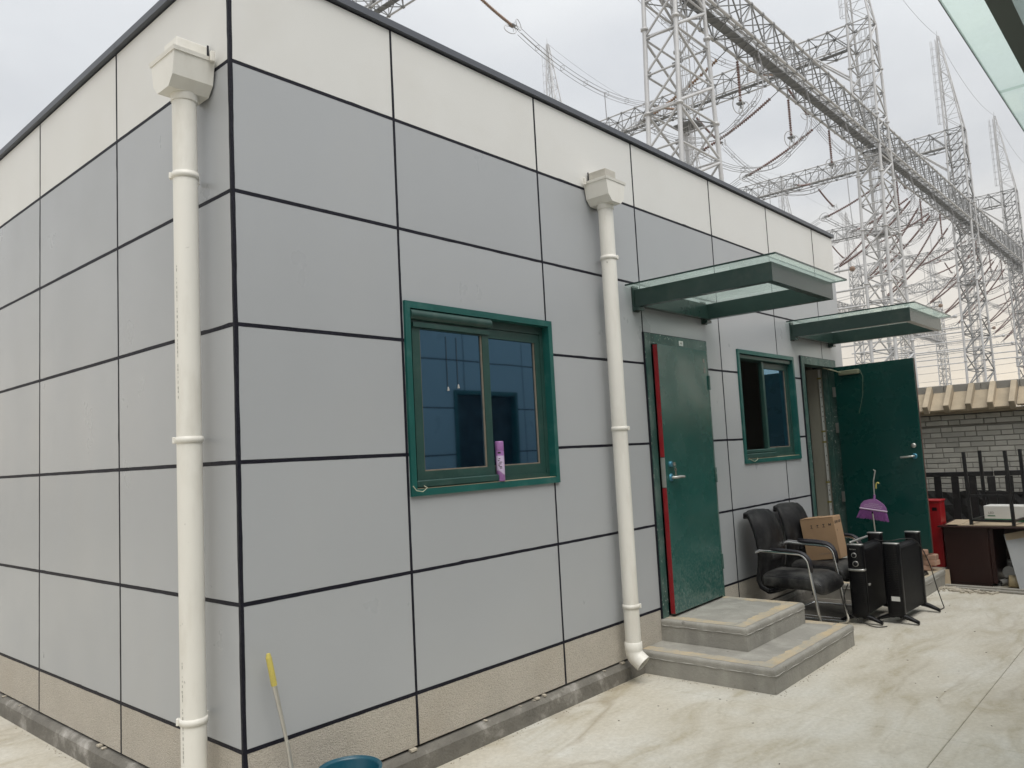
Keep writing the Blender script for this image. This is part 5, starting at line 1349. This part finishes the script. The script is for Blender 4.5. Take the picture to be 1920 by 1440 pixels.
# lines between the high cross beams
PY = [28.8, 40.0, 52.0]
for i in range(5):
    for k, y in enumerate(PY):
        xa, xb = X1 + DX*i + 1.05, X1 + DX*(i+1) - 1.05
        where = f'line in the {BAY[i]} high bay'
        tone = 'insul_tan' if i == 0 else 'insul'
        insulator(f'insulator string at the left end of the {PN[k]} {where}', (xa, y, 41.6), (xa+7.6, y, 39.7), 0.25, 'strings at the left ends of the high lines', tone=tone)
        insulator(f'insulator string at the right end of the {PN[k]} {where}', (xb, y, 41.6), (xb-7.6, y, 39.7), 0.25, 'strings at the right ends of the high lines', tone=tone)
        bundle(f'sagging four-wire {PN[k]} {where}', sag_pts((xa+7.8, y, 39.6), (xb-7.8, y, 39.6), 1.6, 18), 'four-wire lines between the high cross beams')
        if k < 2:
            xd = xa + 19 + 2*k
            bundle(f'droppers hanging from the {PN[k]} {where}', smooth([(xd, y, 38.1), (xd+0.2, y, 32), (xd+0.1, y-0.2, 27.5)], 5), 'droppers from the high lines', gap=0.2, quad=False, cat='dropper', nm='dropper_wire')
# tubular busbars along y with inclined V-strings
TZ = [21.0, 20.2, 19.4]
for i in range(1, 5):
    for k, dx in enumerate((10.5, 19.5, 28.5)):
        x = X1 + DX*i + dx; z = TZ[k]; y0, y1 = YA+6.5, YB-4
        where = f'tube busbar behind the {BAY[i]} front bay'
        t = thing('tube_busbar', f'{PN[k]} horizontal {where}', 'busbar', (x, y0, z), 0, 'tube busbars hanging behind the front towers')
        obj('tube', MB().path([(0, 0, 0), (0, y1-y0, 0)], 0.135, 8), 'galv', t)
        obj('end_ball', MB().lathe((0, -0.1, -0.32), [(0, 0), (0.2, 0.06), (0.32, 0.22), (0.32, 0.42), (0.2, 0.58), (0, 0.64)], 12), 'insul_tan' if k == 0 else 'galv', t)
        for q, yy in enumerate((2.0, 15.0)):
            rg = MB()
            for s in (-1, 1): rg.ring((0, yy+s*0.6, 0.25), (0.25*s, 1, 0), 0.5, 0.035, 20, 5)
            obj('grading_ring', rg, 'galv', t, kind='stuff')
        side = ('left', 'right')
        for q, sx in enumerate((3.2, 9.0)):
            insulator(f'{side[q]} inclined string of the {PN[k]} {where}', (x+sx, YA+HW, 30.5), (x, y0+2.0, z+0.3), 0.9, 'inclined strings carrying the tube busbars', r=0.14, ring=False, link=1.2)
# low lines far back, running across the view
for k, (x, z) in enumerate(((150, 19.5), (156, 17.8), (162, 16.6), (186, 15.2), (196, 14.0), (206, 12.5), (216, 10.6))):
    bundle(f'thin wire, {ORDL[k]} from the top, crossing the pale sky low by the far towers', sag_pts((x, 10, z+0.6), (x, 85, z), 1.2, 12), 'low wires beyond the yard wall', gap=0.25, quad=False, spacers=k < 3)
# earth wires between the spires
for i in range(5):
    mb = MB().path(sag_pts((X1+DX*i, YA+HW, ZPK+0.3), (X1+DX*(i+1), YA+HW, ZPK+0.3), 1.8, 14), 0.022, 4)
    tag(obj('earth_wire', mb, 'wire'), f'thin earth wire from the {ORD[i]} to the {ORD[i+1]} front spire', 'wire', 'earth wires between the spires')
for i in range(1, 5):
    mb = MB().path(sag_pts((X1+DX*i, YB+HW, ZPK+0.3), (X1+DX*(i+1), YB+HW, ZPK+0.3), 1.8, 14), 0.022, 4)
    tag(obj('earth_wire', mb, 'wire'), f'thin earth wire right of the {ORDL[i-1]} spire in the rear row', 'wire', 'earth wires between the rear spires')
# post insulators with terminal frames
for k, (x, y, zt) in enumerate(((122.0, 14.6, 10.9), (118.0, 12.6, 9.9), (124.0, 11.2, 9.6))):
    t = thing('post_insulator', f'brown post insulator with square terminal frame, {("left", "middle", "right")[k]} of three above the tiled wall', 'insulator', (x, y, 0), 0, 'post insulators above the tiled wall')
    obj('post', MB().path([(0, 0, 0), (0, 0, 4.2)], 0.22, 10), 'galv', t)
    prof = [(0.16, 4.2)]; z = 4.3
    while z < zt-1.2: prof += [(0.27, z), (0.27, z+0.06), (0.2, z+0.1)]; z += 0.2
    obj('porcelain', MB().lathe((0, 0, 0), prof, 10), 'insul', t)
    fr = MB()
    for zz in (zt-1.1, zt): fr.ring((0, 0, zz), (0, 0, 1), 0.95, 0.09, 16, 6)
    obj('corona_ring', fr, 'galv', t, kind='stuff')
    fp = MB()
    for a in range(4): fp.tube((0.95*math.cos(PI/2*a), 0.95*math.sin(PI/2*a), zt-1.1), (0.95*math.cos(PI/2*a), 0.95*math.sin(PI/2*a), zt), 0.06, 5)
    fp.tube((-0.95, 0, zt-1.1), (0.95, 0, zt-1.1), 0.06, 5).tube((0, -0.95, zt-1.1), (0, 0.95, zt-1.1), 0.06, 5).tube((0, 0, zt-1.2), (0, 0, zt-0.3), 0.1, 6)
    obj('terminal_frame', fp, 'galv', t)
    jp = MB()
    for s in (-0.3, 0.3): jp.path(smooth([(0.1, s, zt-0.3), (0.5, s, zt+1.2), (2.0, s+0.8, zt+2.6), (2.2, s+1.0, zt+4.5), (1.2, s+1.4, zt+10)], 5), 0.05, 5)
    obj('lead_wire', jp, 'wire', t, kind='stuff')

# ------------------------------------------------------------------ thin haze over the whole yard and substation
hz = bpy.data.materials.new('haze_air'); hz.use_nodes = True; t_ = hz.node_tree; t_.nodes.clear()
ho_ = t_.nodes.new('ShaderNodeOutputMaterial'); pv = t_.nodes.new('ShaderNodeVolumePrincipled')
pv.inputs['Color'].default_value = (0.93, 0.94, 0.95, 1); pv.inputs['Density'].default_value = 0.0007
t_.links.new(pv.outputs[0], ho_.inputs['Volume'])
hzo = obj('haze', MB().box(-601, 601, -601, 601, -1.4, 62.0), hz, kind='stuff')
